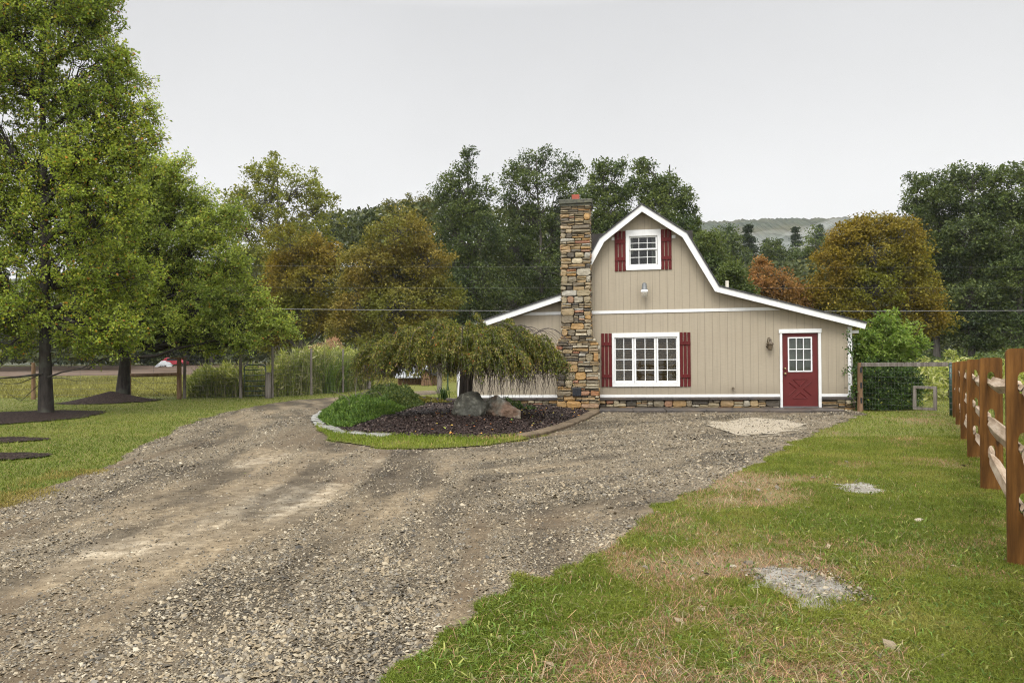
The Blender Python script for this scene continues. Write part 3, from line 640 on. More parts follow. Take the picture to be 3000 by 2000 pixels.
def tree(name, label, cat, group, bpx, Y, lobes, leaf, nl, lsize, cr=.8, tr=.22, seed=0, per=70, twig=0, bark='bark_far', top=None, base=None, up=.5, flat=.62, limbs=None, aspect=.6, shell=.45, wander=.02):
    r = np.random.default_rng(seed+100)
    if base is None:
        bx = at(bpx, 1065, Y)[0]; base = (bx, Y, float(gz(Y))-.05)
    base = np.array(base, float)
    root = empty(name, tuple(base), 0, label, cat, group)
    s = Y/FPX
    L = np.array([(*(np.array(at(p, q, Y))-base), rx*s, ry*s) for p, q, rx, ry in lobes])
    L[:,1] += r.uniform(-.35, .35, len(L))*L[:,3]
    w = L[:,3]*L[:,4]; w /= w.sum(); nc = max(8, int(nl/per))
    li = r.choice(len(L), nc, p=w)
    d = r.normal(0, 1, (nc,3)); d /= np.linalg.norm(d, axis=1)[:,None]
    f = (shell+(1-shell)*np.sqrt(r.uniform(0, 1, nc)))[:,None]*(.74+.52*vnoise(d[:,0]*2.6+li*3.1, d[:,1]*2.6+d[:,2]*2.6+seed, seed))[:,None]
    Cc = L[li,:3]+d*f*np.stack([L[li,3], L[li,3]*.85, L[li,4]], 1)*.93
    Cc[:,2] = np.maximum(Cc[:,2], .35 if tr > .1 else .09)
    A = Acc()
    ztop = (L[:,2]+L[:,4]*.05).max() if top is None else top
    mz = L[:,2].max()
    cx = np.average(L[:,0], weights=w*(.3+L[:,2]/mz)); k = 9
    tp = np.linspace(0, 1, k)
    TP = np.stack([cx*tp**1.4, 0*tp, ztop*tp], 1)+np.cumsum(r.normal(0, wander*ztop/6, (k,3)), 0)*np.array([1,1,0])*(tp>0)[:,None]
    TR = tr*(1-.82*tp)*(1+.28*np.exp(-tp*45))
    A.tube(TP, TR, 10)
    tpt = lambda z: np.array([np.interp(z, TP[:,2], TP[:,q]) for q in range(3)])
    ends = []
    for q in range(len(L)):
        h = np.hypot(L[q,0], L[q,1]); z0 = np.clip(L[q,2]-.75*h-.3*L[q,4], ztop*.22, ztop*.9)
        a = tpt(z0); P = bend(a, L[q,:3], r, -.05, 6, .035); r0 = min(tr*.5, tr*(1-.8*z0/ztop)*.8)
        A.tube(P, np.linspace(r0, r0*.3, 6), 6); ends.append(P)
    for P, r0, r1 in (limbs or []):
        A.tube(np.array(P)-base, np.linspace(r0, r1, len(P)), 7)
    for q in range(nc):
        P0 = ends[li[q]]; a = P0[r.integers(2, 6)]
        A.tube(bend(a, Cc[q], r, .06, 4, .05), np.linspace(tr*.11, tr*.02, 4), 4 if not twig else 5)
    if twig:
        ntw = max(1, per//twig); LP, LD = [], []
        for q in range(nc):
            out = Cc[q]-tpt(np.clip(Cc[q,2]*.8, 0, ztop)); out /= np.linalg.norm(out)+1e-6
            for e in range(ntw):
                dr = out*.6+r.normal(0, .6, 3)*np.array([1,1,.9])+np.array([0,0,.16]); dr /= np.linalg.norm(dr)
                ln = cr*r.uniform(.6, 1.35); st = Cc[q]+r.normal(0, cr*.25, 3)
                tt = np.linspace(0, 1, 4)[:,None]
                P = st+dr*ln*tt-np.array([0,0,1])*(tt**2)*ln*.16
                A.tube(P, np.linspace(.009, .003, 4), 3)
                u = r.uniform(.1, 1.03, twig)[:,None]
                LP.append(st+dr*ln*u-np.array([0,0,1])*(u**2)*ln*.16+r.normal(0, .045, (twig,3)))
                LD.append(np.repeat(dr[None]*.6, twig, 0))
        LP = np.concatenate(LP); LD = np.concatenate(LD)
        V, F = leaves(LP, lsize, r, up, aspect, LD, .16, .35)
    else:
        ci = np.repeat(np.arange(nc), per); n = len(ci)
        o = r.normal(0, 1, (n,3)); o /= np.linalg.norm(o, axis=1)[:,None]; o *= (r.uniform(0, 1, n)**.45)[:,None]
        sc = cr*r.uniform(.45, 1.5, nc)[ci][:,None]
        LP = Cc[ci]+o*sc*np.array([1,1,flat])
        LP[:,2] -= (np.hypot(o[:,0], o[:,1])**2)*sc[:,0]*.22
        LP[:,2] = np.maximum(LP[:,2], .08)
        V, F = leaves(LP, lsize, r, up, aspect, o*.7)
    V1, F1 = A.get()
    npmesh('trunk', V1, F1, M[bark], root, smooth=True)
    npmesh('crown', V, F, M[leaf], root)
    return root
NT = 9500
BG = 'trees behind the house and drive'
def far(name, label, bpx, Y, lobes, leaf, nl=NT, ls=.30, cr=1.0, seed=0, **k):
    return tree(name, label, 'tree', BG, bpx, Y, lobes, leaf, int(nl*1.9), ls*.88, cr*.86, k.pop('tr', .3), seed, k.pop('per', 60), **k)
far('tall_tree', 'tall loose light green tree standing above the browning trees beyond the wire gate', 815, 76,
    [(768,510,62,66),(785,590,70,60),(872,540,72,70),(945,600,55,62),(700,590,42,50),(690,660,40,40),(800,660,115,60),(910,680,80,60),(760,730,90,60),(860,760,110,70),(720,800,60,80)], 'light_green', 9000, .36, .95, 1, per=42, shell=.35)
far('browning_tree', 'rust tinged tree behind the grey fence posts, left of the wider olive brown tree', 880, 62,
    [(860,720,75,60),(950,745,65,60),(830,810,85,70),(930,830,85,70),(800,900,80,60),(900,920,100,70),(790,980,70,50),(990,930,50,60)], 'brown', 15000, .27, .95, 2)
far('browning_tree', 'wide round olive brown tree between the rust tinged tree and the dark oaks', 1160, 54,
    [(1180,690,100,62),(1080,775,95,75),(1260,770,80,75),(1170,800,110,80),(1040,880,85,75),(1180,900,140,80),(1290,870,60,75),(1010,960,60,60),(1130,985,120,60)], 'olive_brown', 19000, .25, .85, 3)
far('background_tree', 'small blue green tree far back in the dip of the tree line', 1062, 112, [(1060,655,50,45),(1040,710,70,60),(1100,690,50,60)], 'oak_mid', 5000, .36, 1.1, 4)
far('background_tree', 'thin yellow green tree with separate tufts left of the dark oaks', 1142, 100, [(1140,605,17,22),(1165,598,10,10),(1140,660,34,40),(1150,720,60,60)], 'yellow_green', 4000, .36, .8, 5, per=45)
far('background_tree', 'yellow green tree just left of the tallest dark oak spire', 1210, 98, [(1197,595,24,28),(1250,600,34,26),(1225,650,60,50),(1200,720,80,60)], 'yellow_green', 5500, .36, 1.0, 6, per=45)
far('dark_oak', 'dark oak with a narrow spire top left of the chimney', 1370, 71,
    [(1375,455,20,26),(1370,497,32,30),(1318,530,40,34),(1290,575,36,36),(1350,560,55,40),(1425,555,42,40),(1380,630,80,60),(1320,660,70,70),(1410,710,80,80),(1330,770,80,80),(1400,840,100,90),(1310,890,90,90)], 'oak', 15000, .30, .9, 7, per=48, shell=.4)
far('dark_oak', 'tallest dark oak with a broad round top directly behind the chimney', 1590, 73,
    [(1545,475,52,42),(1610,458,52,36),(1668,495,40,40),(1500,515,34,34),(1570,540,85,52),(1665,560,45,48),(1490,580,40,45),(1560,640,90,70),(1650,660,70,80),(1500,730,90,90),(1600,790,110,100),(1500,880,110,110),(1600,930,100,90)], 'oak', 18000, .30, .9, 8, per=48, shell=.4)
far('dark_oak', 'two-pronged dark oak above the left slope of the barn roof', 1780, 69,
    [(1762,502,40,34),(1822,498,28,36),(1770,560,48,38),(1725,575,36,36),(1825,570,36,40),(1780,630,70,50),(1730,680,60,70),(1810,720,70,80),(1770,820,90,90)], 'oak_mid', 11500, .30, .85, 9, per=48, shell=.35)
far('dark_oak', 'dark oak leaning out over the right slope of the barn roof', 1935, 67,
    [(1888,488,28,32),(1875,545,40,38),(1950,540,45,38),(1995,585,42,42),(1920,600,60,45),(2022,645,32,34),(1960,670,70,60),(2015,720,55,60),(1930,760,80,80),(2060,800,55,75)], 'oak_mid', 13000, .30, .85, 10, per=48, shell=.35)
far('background_tree', 'rounded green tree at the foot of the dark oaks right of the barn roof', 2085, 60, [(2075,720,40,45),(2060,790,50,60),(2110,800,40,60)], 'oak_mid', 5000, .28, .8, 11)
far('background_tree', 'small bright round green tree above the low right roof', 2145, 44, [(2145,800,36,34),(2125,850,48,42),(2175,860,36,42)], 'oak_mid', 5500, .19, .55, 12)
far('background_tree', 'low orange brown tree above the low right roof', 2280, 47, [(2235,785,34,26),(2215,830,45,36),(2285,840,52,42),(2350,872,52,42),(2270,905,80,50),(2380,910,45,50)], 'orange', 9500, .19, .6, 13)
far('background_tree', 'hazy dark green tree behind the orange tree and left of the spruce', 2125, 112, [(2125,700,45,45),(2100,760,60,60),(2160,760,50,60),(2130,830,90,60)], 'oak', 5500, .42, 1.3, 14)
far('background_tree', 'hazy dark green tree between the spruce and the mountain pine', 2275, 118, [(2260,740,50,45),(2300,770,60,60),(2230,800,60,60),(2280,840,100,60)], 'oak', 5500, .42, 1.3, 15)
far('background_tree', 'hazy mid green tree touching the left side of the big browning tree', 2390, 115, [(2385,720,45,50),(2350,780,60,60),(2410,780,60,60),(2380,850,90,70)], 'oak_mid', 6000, .42, 1.3, 16)
far('browning_tree', 'big round golden brown tree to the right of the house', 2560, 46,
    [(2560,660,70,45),(2640,685,62,52),(2490,700,66,56),(2440,770,56,56),(2550,750,90,60),(2660,770,66,62),(2430,850,60,60),(2540,850,110,70),(2680,860,72,66),(2470,930,80,70),(2620,950,100,66),(2730,930,50,50)], 'brown', 24000, .21, .72, 17)
OK = 'tall dark trees along the right edge'
far('dark_oak', 'dark oak rising just behind the golden brown tree on the right', 2745, 62,
    [(2700,530,40,38),(2672,590,34,38),(2730,580,50,44),(2690,640,44,44),(2760,660,60,60),(2740,750,75,75),(2790,830,75,75),(2760,930,80,70)], 'oak', 12500, .28, .85, 18, per=48, shell=.4)
far('dark_oak', 'tall dark oak, second from the right edge, with a flat open top', 2845, 60,
    [(2810,510,50,36),(2870,520,44,40),(2780,570,44,44),(2850,600,66,56),(2910,620,44,50),(2830,700,80,70),(2890,780,80,75),(2840,880,95,80),(2860,970,90,60)], 'oak', 14000, .28, .85, 19, per=48, shell=.4)
far('dark_oak', 'dark oak standing at the right edge of the view', 2985, 58,
    [(2935,515,36,34),(2990,510,50,40),(3050,520,50,50),(2960,590,60,52),(3030,610,66,60),(2980,700,85,75),(3060,740,80,80),(2960,800,80,75),(3010,900,110,85),(2960,980,90,60)], 'oak_mid', 15000, .28, .85, 20, per=48, shell=.4)
for q, (px_, tp_, lf, lab) in enumerate([(-60,800,'oak','dark far tree seen under the crown of the left maple'),(150,830,'oak_mid','far green tree between the two maple trunks'),(330,850,'oak','far dark tree behind the trunk of the smaller maple'),
        (480,860,'oak_mid','far tree standing above the red vehicle across the field'),(620,820,'oak','far dark tree behind the light green gate'),(720,760,'oak_mid','far green tree at the right rim of the smaller maple')]):
    far('background_tree', lab, px_, 132-q*3, [(px_,tp_,60,50),(px_-50,tp_+90,70,80),(px_+60,tp_+100,70,80),(px_,tp_+160,110,70)], lf, 5200, .5, 1.5, 30+q)
# pines with whorled branches
def pine(label, px_, top, Y, w, seed, name='pine_tree'):
    r = np.random.default_rng(seed+500); b = at(px_, 1065, Y); zb = float(gz(Y)); H = at(px_, top, Y)[2]-zb
    root = empty(name, (b[0], Y, zb), 0, label, 'tree', BG); A = Acc()
    A.tube(np.array([[0,0,0],[.1,0,H*.5],[0,0,H]]), [.35,.2,.03], 7); LP, LD = [], []
    W = w*Y/FPX; z = H*.98
    while z > H*.15:
        fr = (H-z)/H
        for e in range(r.integers(6, 10)):
            a = r.uniform(0, 6.28); ln = W*(.06+fr*2.3)*r.uniform(.5, 1.15); ln = min(ln, W*1.45)
            d = np.array([math.cos(a), math.sin(a), .12]); tip = np.array([0,0,z])+d*ln-np.array([0,0,ln*.12])
            A.tube(np.stack([np.array([0,0,z]), tip]), [.07,.02], 4)
            n = int(26+ln*26); u = r.uniform(.15, 1, n)[:,None]
            LP.append(np.array([0,0,z])+(tip-np.array([0,0,z]))*u+r.normal(0, .16, (n,3))*np.array([1.5,1.5,.7])); LD.append(np.repeat(d[None], n, 0))
        z -= H*r.uniform(.016, .034)
    V, F = leaves(np.concatenate(LP), .42, r, .9, .4, np.concatenate(LD)); V1, F1 = A.get()
    npmesh('trunk', V1, F1, M['bark_far'], root); npmesh('crown', V, F, M['pine'], root)
pine('pointed dark spruce standing clear before the misty hill', 2197, 656, 118, 46, 1, 'spruce_tree')
pine('faint broad pine left of the pointed spruce', 2140, 662, 135, 42, 2)
pine('broad hazy pine between the spruce and the golden brown tree', 2335, 662, 150, 48, 3)
pine('hazy pine half hidden by the big golden brown tree', 2405, 655, 170, 40, 4)
pine('short pine in the gap right of the pointed spruce', 2250, 700, 140, 34, 5)
# wood that closes the view between trunks
r = np.random.default_rng(77); n = 90000
px_ = r.uniform(-150, 3150, n); Yw = r.uniform(86, 150, n)
tp_ = np.interp(px_, [-150, 600, 700, 950, 1300, 2050, 2150, 2450, 2700, 3150], [930, 930, 860, 650, 610, 690, 790, 790, 740, 740])-40*fbm(px_*.02, Yw*.05, 4)
py_ = tp_+(1060-tp_)*r.uniform(0, 1, n)**1.2
Yw = np.where((px_ > 400) & (px_ < 640), 122+.4*(Yw-86), Yw)
a_ = (px_-1500)/FPX; P = np.stack([a_*Yw, Yw, EYE+(HOR-py_)/FPX*Yw-a_*Yw*.0105], 1)
P[:,2] = np.maximum(P[:,2], gz(Yw)+.2)
V, F = leaves(P, .85, r, .5, .7); tag(npmesh('distant_woodland', V, F, M['far_wood']), kind='stuff')
# undergrowth beneath the trees
n = 26000; px_ = r.uniform(1000, 3150, n); Yw = r.uniform(46, 74, n)
hgt = 2.6*fbm(px_*.012, Yw*.08, 14, 3); zz = gz(Yw)+hgt*r.uniform(0, 1, n)**.8
P = np.stack([(px_-1500)/FPX*Yw, Yw, zz], 1); k = (px_ > 2420) | (px_ < 1340) & (Yw > 58)
V, F = leaves(P[k], .30, r, .5, .6); tag(npmesh('undergrowth', V, F, M['oak_mid']), kind='stuff')
# ------------------------------------------------------------------ the two maples on the left lawn
def px3(L, Y): return [at(p, q, Y) for p, q in L]
Y1 = MAP1[1]
tree('maple_tree', 'large green maple with a few red leaves, nearest the left edge', 'tree', 'maples on the left lawn', 135, Y1,
     [(60,-190,180,150),(220,-60,120,110),(40,60,170,120),(230,120,115,100),(290,60,60,60),(325,225,78,70),(290,180,80,70),(120,260,170,120),(280,330,110,85),(375,335,76,60),(330,400,90,70),(-70,120,150,140),(-80,330,150,130),(-80,560,150,130),(400,470,50,50),(430,400,30,30),(300,560,110,90),(180,20,130,110),(60,470,180,120),(250,480,140,100),(350,450,70,60),(90,650,200,120),(300,640,140,100),(-60,780,150,130),
      (150,800,190,100),(330,800,120,90),(60,930,170,80),(230,930,140,72),(340,970,75,50),(-60,930,120,90),(60,1010,120,36),(250,1010,110,36)], 'maple', 175000, .082, .40, .17, 41, per=112, twig=14, bark='bark',
     base=(MAP1[0], Y1, .0), up=.35, aspect=.62, shell=.35, top=13.5, wander=.006,
     limbs=[(px3([(125,1095),(60,1103),(0,1108),(-80,1104)], Y1-.2), .035, .012), (px3([(140,1105),(180,1090),(235,1080),(300,1050)], Y1-.3), .03, .008),
            (px3([(110,1100),(60,1122),(20,1124),(-20,1118)], Y1+.1), .014, .006), (px3([(110,1130),(60,1175),(20,1150)], Y1-.4), .01, .004), (px3([(150,1108),(190,1108),(220,1116),(250,1112)], Y1-.3), .012, .004),
            (px3([(40,1165),(70,1172),(112,1174)], Y1-.5), .006, .003)])
Y2 = MAP2[1]
tree('maple_tree', 'smaller spreading maple with a long low limb reaching towards the wire gate', 'tree', 'maples on the left lawn', 360, Y2,
     [(470,530,66,60),(525,500,34,42),(440,600,90,80),(400,600,90,80),(500,600,80,70),(575,610,46,46),(330,720,120,90),(480,710,110,80),(610,690,66,62),(670,640,44,36),(380,820,150,80),(540,810,110,76),(665,790,62,66),(290,900,120,70),(450,910,140,66),(610,890,100,62),(735,880,50,44),
      (330,985,110,44),(520,960,110,46),(670,955,100,44),(780,935,56,34),(815,965,36,26),(720,1000,70,26),(600,1005,80,22)], 'maple_b', 135000, .100, .52, .22, 42, per=105, twig=15, bark='bark',
     base=(MAP2[0], Y2, .25), up=.35, aspect=.6, shell=.35, wander=.006,
     limbs=[(px3([(362,1050),(400,1046),(460,1042),(520,1020),(600,1005),(680,985),(740,965)], Y2-.6), .085, .02), (px3([(355,1040),(345,1000),(330,960),(280,900)], Y2-.3), .10, .03),
            (px3([(365,1030),(400,960),(440,900),(500,860)], Y2-.4), .10, .03), (px3([(350,1045),(300,1050),(260,1080),(200,1075)], Y2-.6), .045, .012), (px3([(365,1030),(430,900),(480,880),(540,850)], Y2-.8), .06, .02)])
# ------------------------------------------------------------------ weeping cherry
def cherry():
    r = np.random.default_rng(5); Yc = 15.4; b = at(1364, 1190, Yc); root = empty('weeping_tree', (b[0], Yc, .15), 0, 'low weeping tree with an umbrella crown rising behind the two boulders', 'tree')
    A = Acc(); H = 1.50
    A.tube(np.array([[-.03,0,-.1],[-.02,0,.15],[0,0,.4],[.02,0,.8],[.05,.0,1.15],[.04,0,H]]), [.27,.19,.155,.15,.16,.19], 12)
    LP, LD, TW = [], [], Acc()
    sx = lambda a: 2.62 if math.cos(a) < 0 else 2.36
    limbs = []
    for e in range(16):
        a = e/16*6.283+r.uniform(-.2, .2); rr = sx(a)*r.uniform(.55, .9)*(.6 if math.sin(a) < -.25 else 1)
        t_ = np.linspace(0, 1, 8); rad = t_*rr; z = H-.35+.95*np.sin(np.minimum(t_*1.9, 1.75))*r.uniform(.8, 1.0)-.55*t_**2.4
        P = np.stack([.04+rad*math.cos(a), rad*math.sin(a)*.9, z], 1)+r.normal(0, .04, (8,3)); P[0] = (.04, 0, H-.35)
        A.tube(P, np.linspace(.07, .012, 8), 7); limbs.append(P)
    for e in range(1500):
        a = r.uniform(0, 6.283); q = math.sqrt(r.uniform(.0, 1)); R_ = sx(a)*(1+.07*math.sin(a*5+1)+.06*math.sin(a*9)+.07*math.sin(a*14+2))
        lay = r.uniform(0, 1)
        r0 = q*R_*.80; z0 = H+.62*(1-(q*.92)**2.0)-(.06 if math.cos(a) > 0 else 0)*q-.40*lay-.06*math.sin(a*4)*q+.06*math.sin(a*7+q*6)+r.uniform(-.10, .14)
        ln = r.uniform(.5, 1.15); k = 7; t_ = np.linspace(0, 1, k)
        out = ln*(.75*t_-.28*t_**2)*r.uniform(.6, 1.15); drop = .12*np.sin(t_*2.2)-ln*(.95*t_**1.9)*r.uniform(.5, 1.05)
        aa = a+r.normal(0, .25)
        P = np.stack([r0*math.cos(a)+out*math.cos(aa), (r0*math.sin(a)+out*math.sin(aa))*.9, z0+drop], 1)
        P[:,2] = np.maximum(P[:,2], .45+.35*(np.cos(a) < 0)+r.uniform(0, .2))
        TW.tube(P, np.linspace(.008, .0025, k), 3)
        n = int(92*ln+24); u = r.uniform(0, .92, n); idx = u*(k-1); i0 = idx.astype(int); fr = (idx-i0)[:,None]
        pts = P[i0]*(1-fr)+P[np.minimum(i0+1, k-1)]*fr
        dd = P[np.minimum(i0+1, k-1)]-P[i0]; dd /= np.linalg.norm(dd, axis=1)[:,None]+1e-9
        keep = pts[:,2] > 1.20-.24*min(1, r0/2.0)**2+.13*r.normal(0, 1, n)
        LP.append((pts+r.normal(0, .024, (n,3)))[keep]); LD.append(dd[keep])
    for e in range(520):                      # bare hanging twigs under the dome
        a = r.uniform(0, 6.283); q = math.sqrt(r.uniform(.12, 1)); R_ = sx(a)*.93
        x0, y0 = q*R_*math.cos(a), q*R_*math.sin(a)*.9; z0 = 1.45-.25*q
        zend = (.42 if math.cos(a) > -.1 else .72)+r.uniform(0, .5); k = 5; t_ = np.linspace(0, 1, k)
        P = np.stack([x0+r.normal(0, .12)*t_+.02*r.normal(0, 1, k), y0+r.normal(0, .12)*t_, z0+(zend-z0)*t_], 1)
        TW.tube(P, np.linspace(.007, .0025, k), 3)
    for e in range(26):                        # long whippy shoots arching clear of the crown
        a = r.uniform(-.6, .6) if e < 8 else r.uniform(0, 6.28); r0 = r.uniform(.5, 1.6); t_ = np.linspace(0, 1, 9)
        P = np.stack([(r0+1.0*t_)*math.cos(a), (r0+1.0*t_)*math.sin(a), 1.92-.15*r0+.36*np.sin(t_*2.6)-.35*t_**2], 1)
        TW.tube(P, np.linspace(.008, .003, 9), 4)
    npmesh('trunk', *A.get(), M['bark_cherry'], root, smooth=True)
    npmesh('twigs', *TW.get(), M['twig'], root)
    V, F = leaves(np.concatenate(LP), .056, r, .3, .46, np.concatenate(LD), .12, .5)
    npmesh('crown', V, F, M['cherry'], root)
cherry()
# ------------------------------------------------------------------ shrubs and bed plants
def bush(name, label, Y, lobes, leaf, nl, ls, cr, seed, per=60, cat='shrub', bark='bark', **k):
    return tree(name, label, cat, None, k.pop('bpx', lobes[0][0]), Y, lobes, leaf, nl, ls, cr, k.pop('tr', .04), seed, per, bark=bark, **k)
tree('leafy_shrub', 'bright green leafy shrub with upright shoots crowding the right corner of the house', 'shrub', None, 2590, 18.9,
     [(2600,1010,70,46),(2550,1020,45,46),(2650,1020,42,42),(2590,965,42,34),(2560,1052,55,24),(2640,1052,46,20),(2577,935,9,26),(2616,928,9,32),(2660,955,16,20),(2540,985,24,30),(2692,1008,20,12)],
     'vine', 9800, .105, .17, .045, 51, per=56, twig=14, bark='twig', base=(at(2590,1065,18.9)[0], 18.9, 0), up=.35, aspect=.42, shell=.3)
tree('dense_shrub', 'dense dark green shrub behind the old wooden post beside the house', 'shrub', None, 2590, 18.4,
     [(2570,1110,60,46),(2630,1110,55,46),(2560,1165,52,42),(2620,1170,62,38),(2660,1150,36,46),(2530,1120,26,50),(2590,1080,70,30),(2530,1175,18,30),(2545,1192,34,16),(2600,1196,46,14),(2655,1190,36,18),(2512,1150,16,44),(2675,1125,26,36)],
     'dark_shrub', 26000, .068, .17, .03, 52, per=60, bark='twig', base=(at(2590,1065,18.4)[0], 18.4, 0), up=.35, aspect=.5, shell=.3)
# climbing sprays on the corner board
def vine():
    r = np.random.default_rng(8); A = Acc(); LP = []
    b = at(2498, 1065, 17.95); root = empty('climbing_vine', (b[0], 17.95, 0), 0, 'thin climbing vine trailing over the white corner board of the house', 'vine')
    for pts in ([(2502,1190),(2496,1100),(2494,1030),(2484,990),(2472,972)],[(2498,1090),(2486,1078),(2478,1082),(2471,1092)],[(2500,1040),(2488,1020),(2480,1012)],[(2500,1010),(2490,985),(2482,968)],[(2503,1150),(2494,1135),(2492,1165)]):
        P = np.array([at(p, q, 17.95) for p, q in pts])-np.array([b[0], 17.95, 0]); A.tube(P, np.linspace(.009, .004, len(P)), 5)
        u = r.uniform(0, len(P)-1.001, 34); i0 = u.astype(int); f = (u-i0)[:,None]
        LP.append(P[i0]*(1-f)+P[i0+1]*f+r.normal(0, .045, (34,3)))
    npmesh('stem', *A.get(), M['twig'], root); V, F = leaves(np.concatenate(LP), .085, r, .1, .55, None, .1, .6); npmesh('leaves', V, F, M['dark_shrub'], root)
vine()
def juniper(name, label, poly, hmax, leaf, n, seed, ls=.07):
    r = np.random.default_rng(seed); P = np.array(g(poly)); x0, y0 = P.min(0); x1, y1 = P.max(0)
    cx, cy = P.mean(0); root = empty(name, (cx, cy, .1), 0, label, 'shrub')
    x = r.uniform(x0, x1, n*3); y = r.uniform(y0, y1, n*3); q = P.tolist(); wx, wy = warp(x, y, .14, 1.8, seed)
    k = inside(q, wx, wy); x, y = x[k][:n], y[k][:n]; d = pdist(q, x, y)
    top = hmax*sstep(-.05, .55, d)*(.55+.75*fbm(x*2.2, y*2.2, seed, 3))
    top = top*(.55+.75*vnoise(x*5, y*5, seed))*(.8+.4*vnoise(x*13, y*13, seed+1))
    z = top*r.uniform(.0, 1, len(x))**.35; base = bedz(x, y)
    D = r.normal(0, .6, (len(x),3)); D[:,2] = .75
    V, F = leaves(np.stack([x-cx, y-cy, base+z-.1], 1), ls, r, .1, .32, D, .1)
    npmesh('foliage', V, F, M[leaf], root); A = Acc()
    for e in range(40):
        m = r.integers(0, len(x)); A.tube(bend((0,0,.05), (x[m]-cx, y[m]-cy, base[m]+z[m]*.7-.1), r, .1, 4), np.linspace(.014, .004, 4), 4)
    npmesh('stems', *A.get(), M['twig'], root)
juniper('juniper', 'low spreading bright green juniper at the left end of the mulch bed', [(938,1232),(955,1250),(1020,1262),(1075,1256),(1130,1240),(1190,1222),(1180,1200),(1080,1188),(990,1192),(945,1210)], .24, 'juniper', 30000, 61, .085)
juniper('juniper', 'taller dark green juniper at the back of the mulch bed', [(1040,1205),(1100,1220),(1190,1218),(1240,1205),(1235,1180),(1150,1172),(1060,1178)], .40, 'juniper_dark', 20000, 62, .09)
def clump(name, label, px_, py_, h, n, seed, leaf, w=.014, spread=.25, cat='plant'):
    r = np.random.default_rng(seed); b = G(px_, py_); z0 = float(bedz(np.array([b[0]]), np.array([b[1]]))[0]) if inside(BED, np.array([b[0]]), np.array([b[1]]))[0] else 0.0
    root = empty(name, (b[0], b[1], z0), 0, label, cat); A = Acc()
    Vs_, Fs_, o = [], [], 0
    for e in range(n):
        a = r.uniform(0, 6.28); l = h*r.uniform(.55, 1.1); t_ = np.linspace(0, 1, 6); ln = r.uniform(.15, .75)*h
        P = np.stack([r.normal(0, spread*.3)+math.cos(a)*ln*t_**2, r.normal(0, spread*.3)+math.sin(a)*ln*t_**2, l*(t_-.38*t_**3*r.uniform(.2, 1))], 1)
        W = np.array([-math.sin(a), math.cos(a), 0])*w*(1-t_**2*.9)[:,None]
        V = np.concatenate([P-W, P+W]); i_ = np.arange(5); Fq = np.stack([i_, i_+1, i_+7, i_+6], 1)
        Vs_.append(V); Fs_.append(Fq+o); o += 12
    npmesh('leaves', np.concatenate(Vs_), np.concatenate(Fs_), M[leaf], root)
    return root
clump('grassy_plant', 'arching strappy plant behind the boulders in the mulch bed', 1300, 1186, .62, 70, 71, 'dark_shrub', .012)
clump('grassy_plant', 'small strappy plant close to the dark boulder', 1352, 1190, .35, 50, 72, 'weed', .012)
tree('low_plant', 'small leafy plant growing against the stone base left of the chimney', 'plant', None, 1510, 17.6, [(1510,1192,26,12),(1480,1178,24,14),(1545,1198,22,8)], 'dark_shrub', 900, .06, .1, .012, 73, per=40, bark='twig', base=(at(1510,1200,17.6)[0], 17.6, .05))
tree('low_plant', 'red tipped low plant at the far rim of the mulch bed', 'plant', None, 1250, 21, [(1245,1170,26,8),(1285,1178,30,8)], 'olive_brown', 700, .07, .1, .012, 74, per=40, bark='twig', base=(at(1255,1185,21)[0], 21, .05))
# fallen leaves on the mulch and drive
x = np.concatenate([rng.uniform(-2, 3.4, 260), rng.uniform(-6, 0, 40)]); y = np.concatenate([rng.uniform(12.5, 19, 260), rng.uniform(3, 10, 40)])
k = inside(BED, x, y); x, y = x[k], y[k]; zf_ = np.where(y < 10, .03, bedz(x, y)+.025)
V, F = leaves(np.stack([x, y, zf_], 1), .055, rng, 3.0, .6); tag(npmesh('fallen_leaves', V, F, M['fallen']), kind='stuff')
# tall weeds along the wire fence, plume grass
r = np.random.default_rng(91); n = 26000; px_ = r.uniform(552, 1090, n); t_ = (px_-552)/538
Yw = np.interp(px_, [552, 800, 912, 1005, 1090], [29.9, 30.3, 32.3, 34.6, 37.2])+r.uniform(0, 2.4, n)
keep_ = (px_ < 694) | (px_ > 800) | (r.uniform(0, 1, n) < .3); px_, Yw, t_ = px_[keep_], Yw[keep_], t_[keep_]; n = len(px_)
hm = np.interp(px_, [552, 600, 690, 700, 800, 830, 900, 960, 1060, 1090], [.6, 1.3, 1.3, 1.3, 1.3, 1.8, 2.0, 2.2, 1.9, 1.3])*(.35+1.0*fbm(px_*.07, Yw*1.6, 19, 4))
a_ = np.array([ray(p, 1065)[0] for p in px_]); zz = gz(Yw)+hm*r.uniform(0, 1, n)**.75
D = r.normal(0, .7, (n,3)); D[:,2] += .6
V, F = leaves(np.stack([a_*Yw, Yw, zz], 1), .30, r, .15, .20, D, .05); tag(npmesh('tall_weeds', V, F, M['weed']), kind='stuff')
k = rng.uniform(0, 1, n) < .45; cw = np.where(rng.uniform(0,1,(k.sum(),1)) < .6, np.array([.20,.24,.06]), np.array([.34,.31,.17]))*rng.uniform(.6, 1.3, (k.sum(),1))
V, F, C = blades(a_[k]*Yw[k], Yw[k], gz(Yw[k]), np.maximum(.25, hm[k]*rng.uniform(.6, 1.35, k.sum())), rng.uniform(.018, .035, k.sum()), rng.uniform(.05, .5, k.sum()), cw)
tag(npmesh('weed_stalks', V, F, M['blades'], col=C), kind='stuff')
n = 5000; px_ = r.uniform(840, 1060, n); Yw = r.uniform(37, 40, n); zz = gz(Yw)+np.interp(px_, [840, 900, 985, 1010, 1060], [1.7, 2.2, 2.9, 2.2, 1.5])*r.uniform(.35, 1, n)
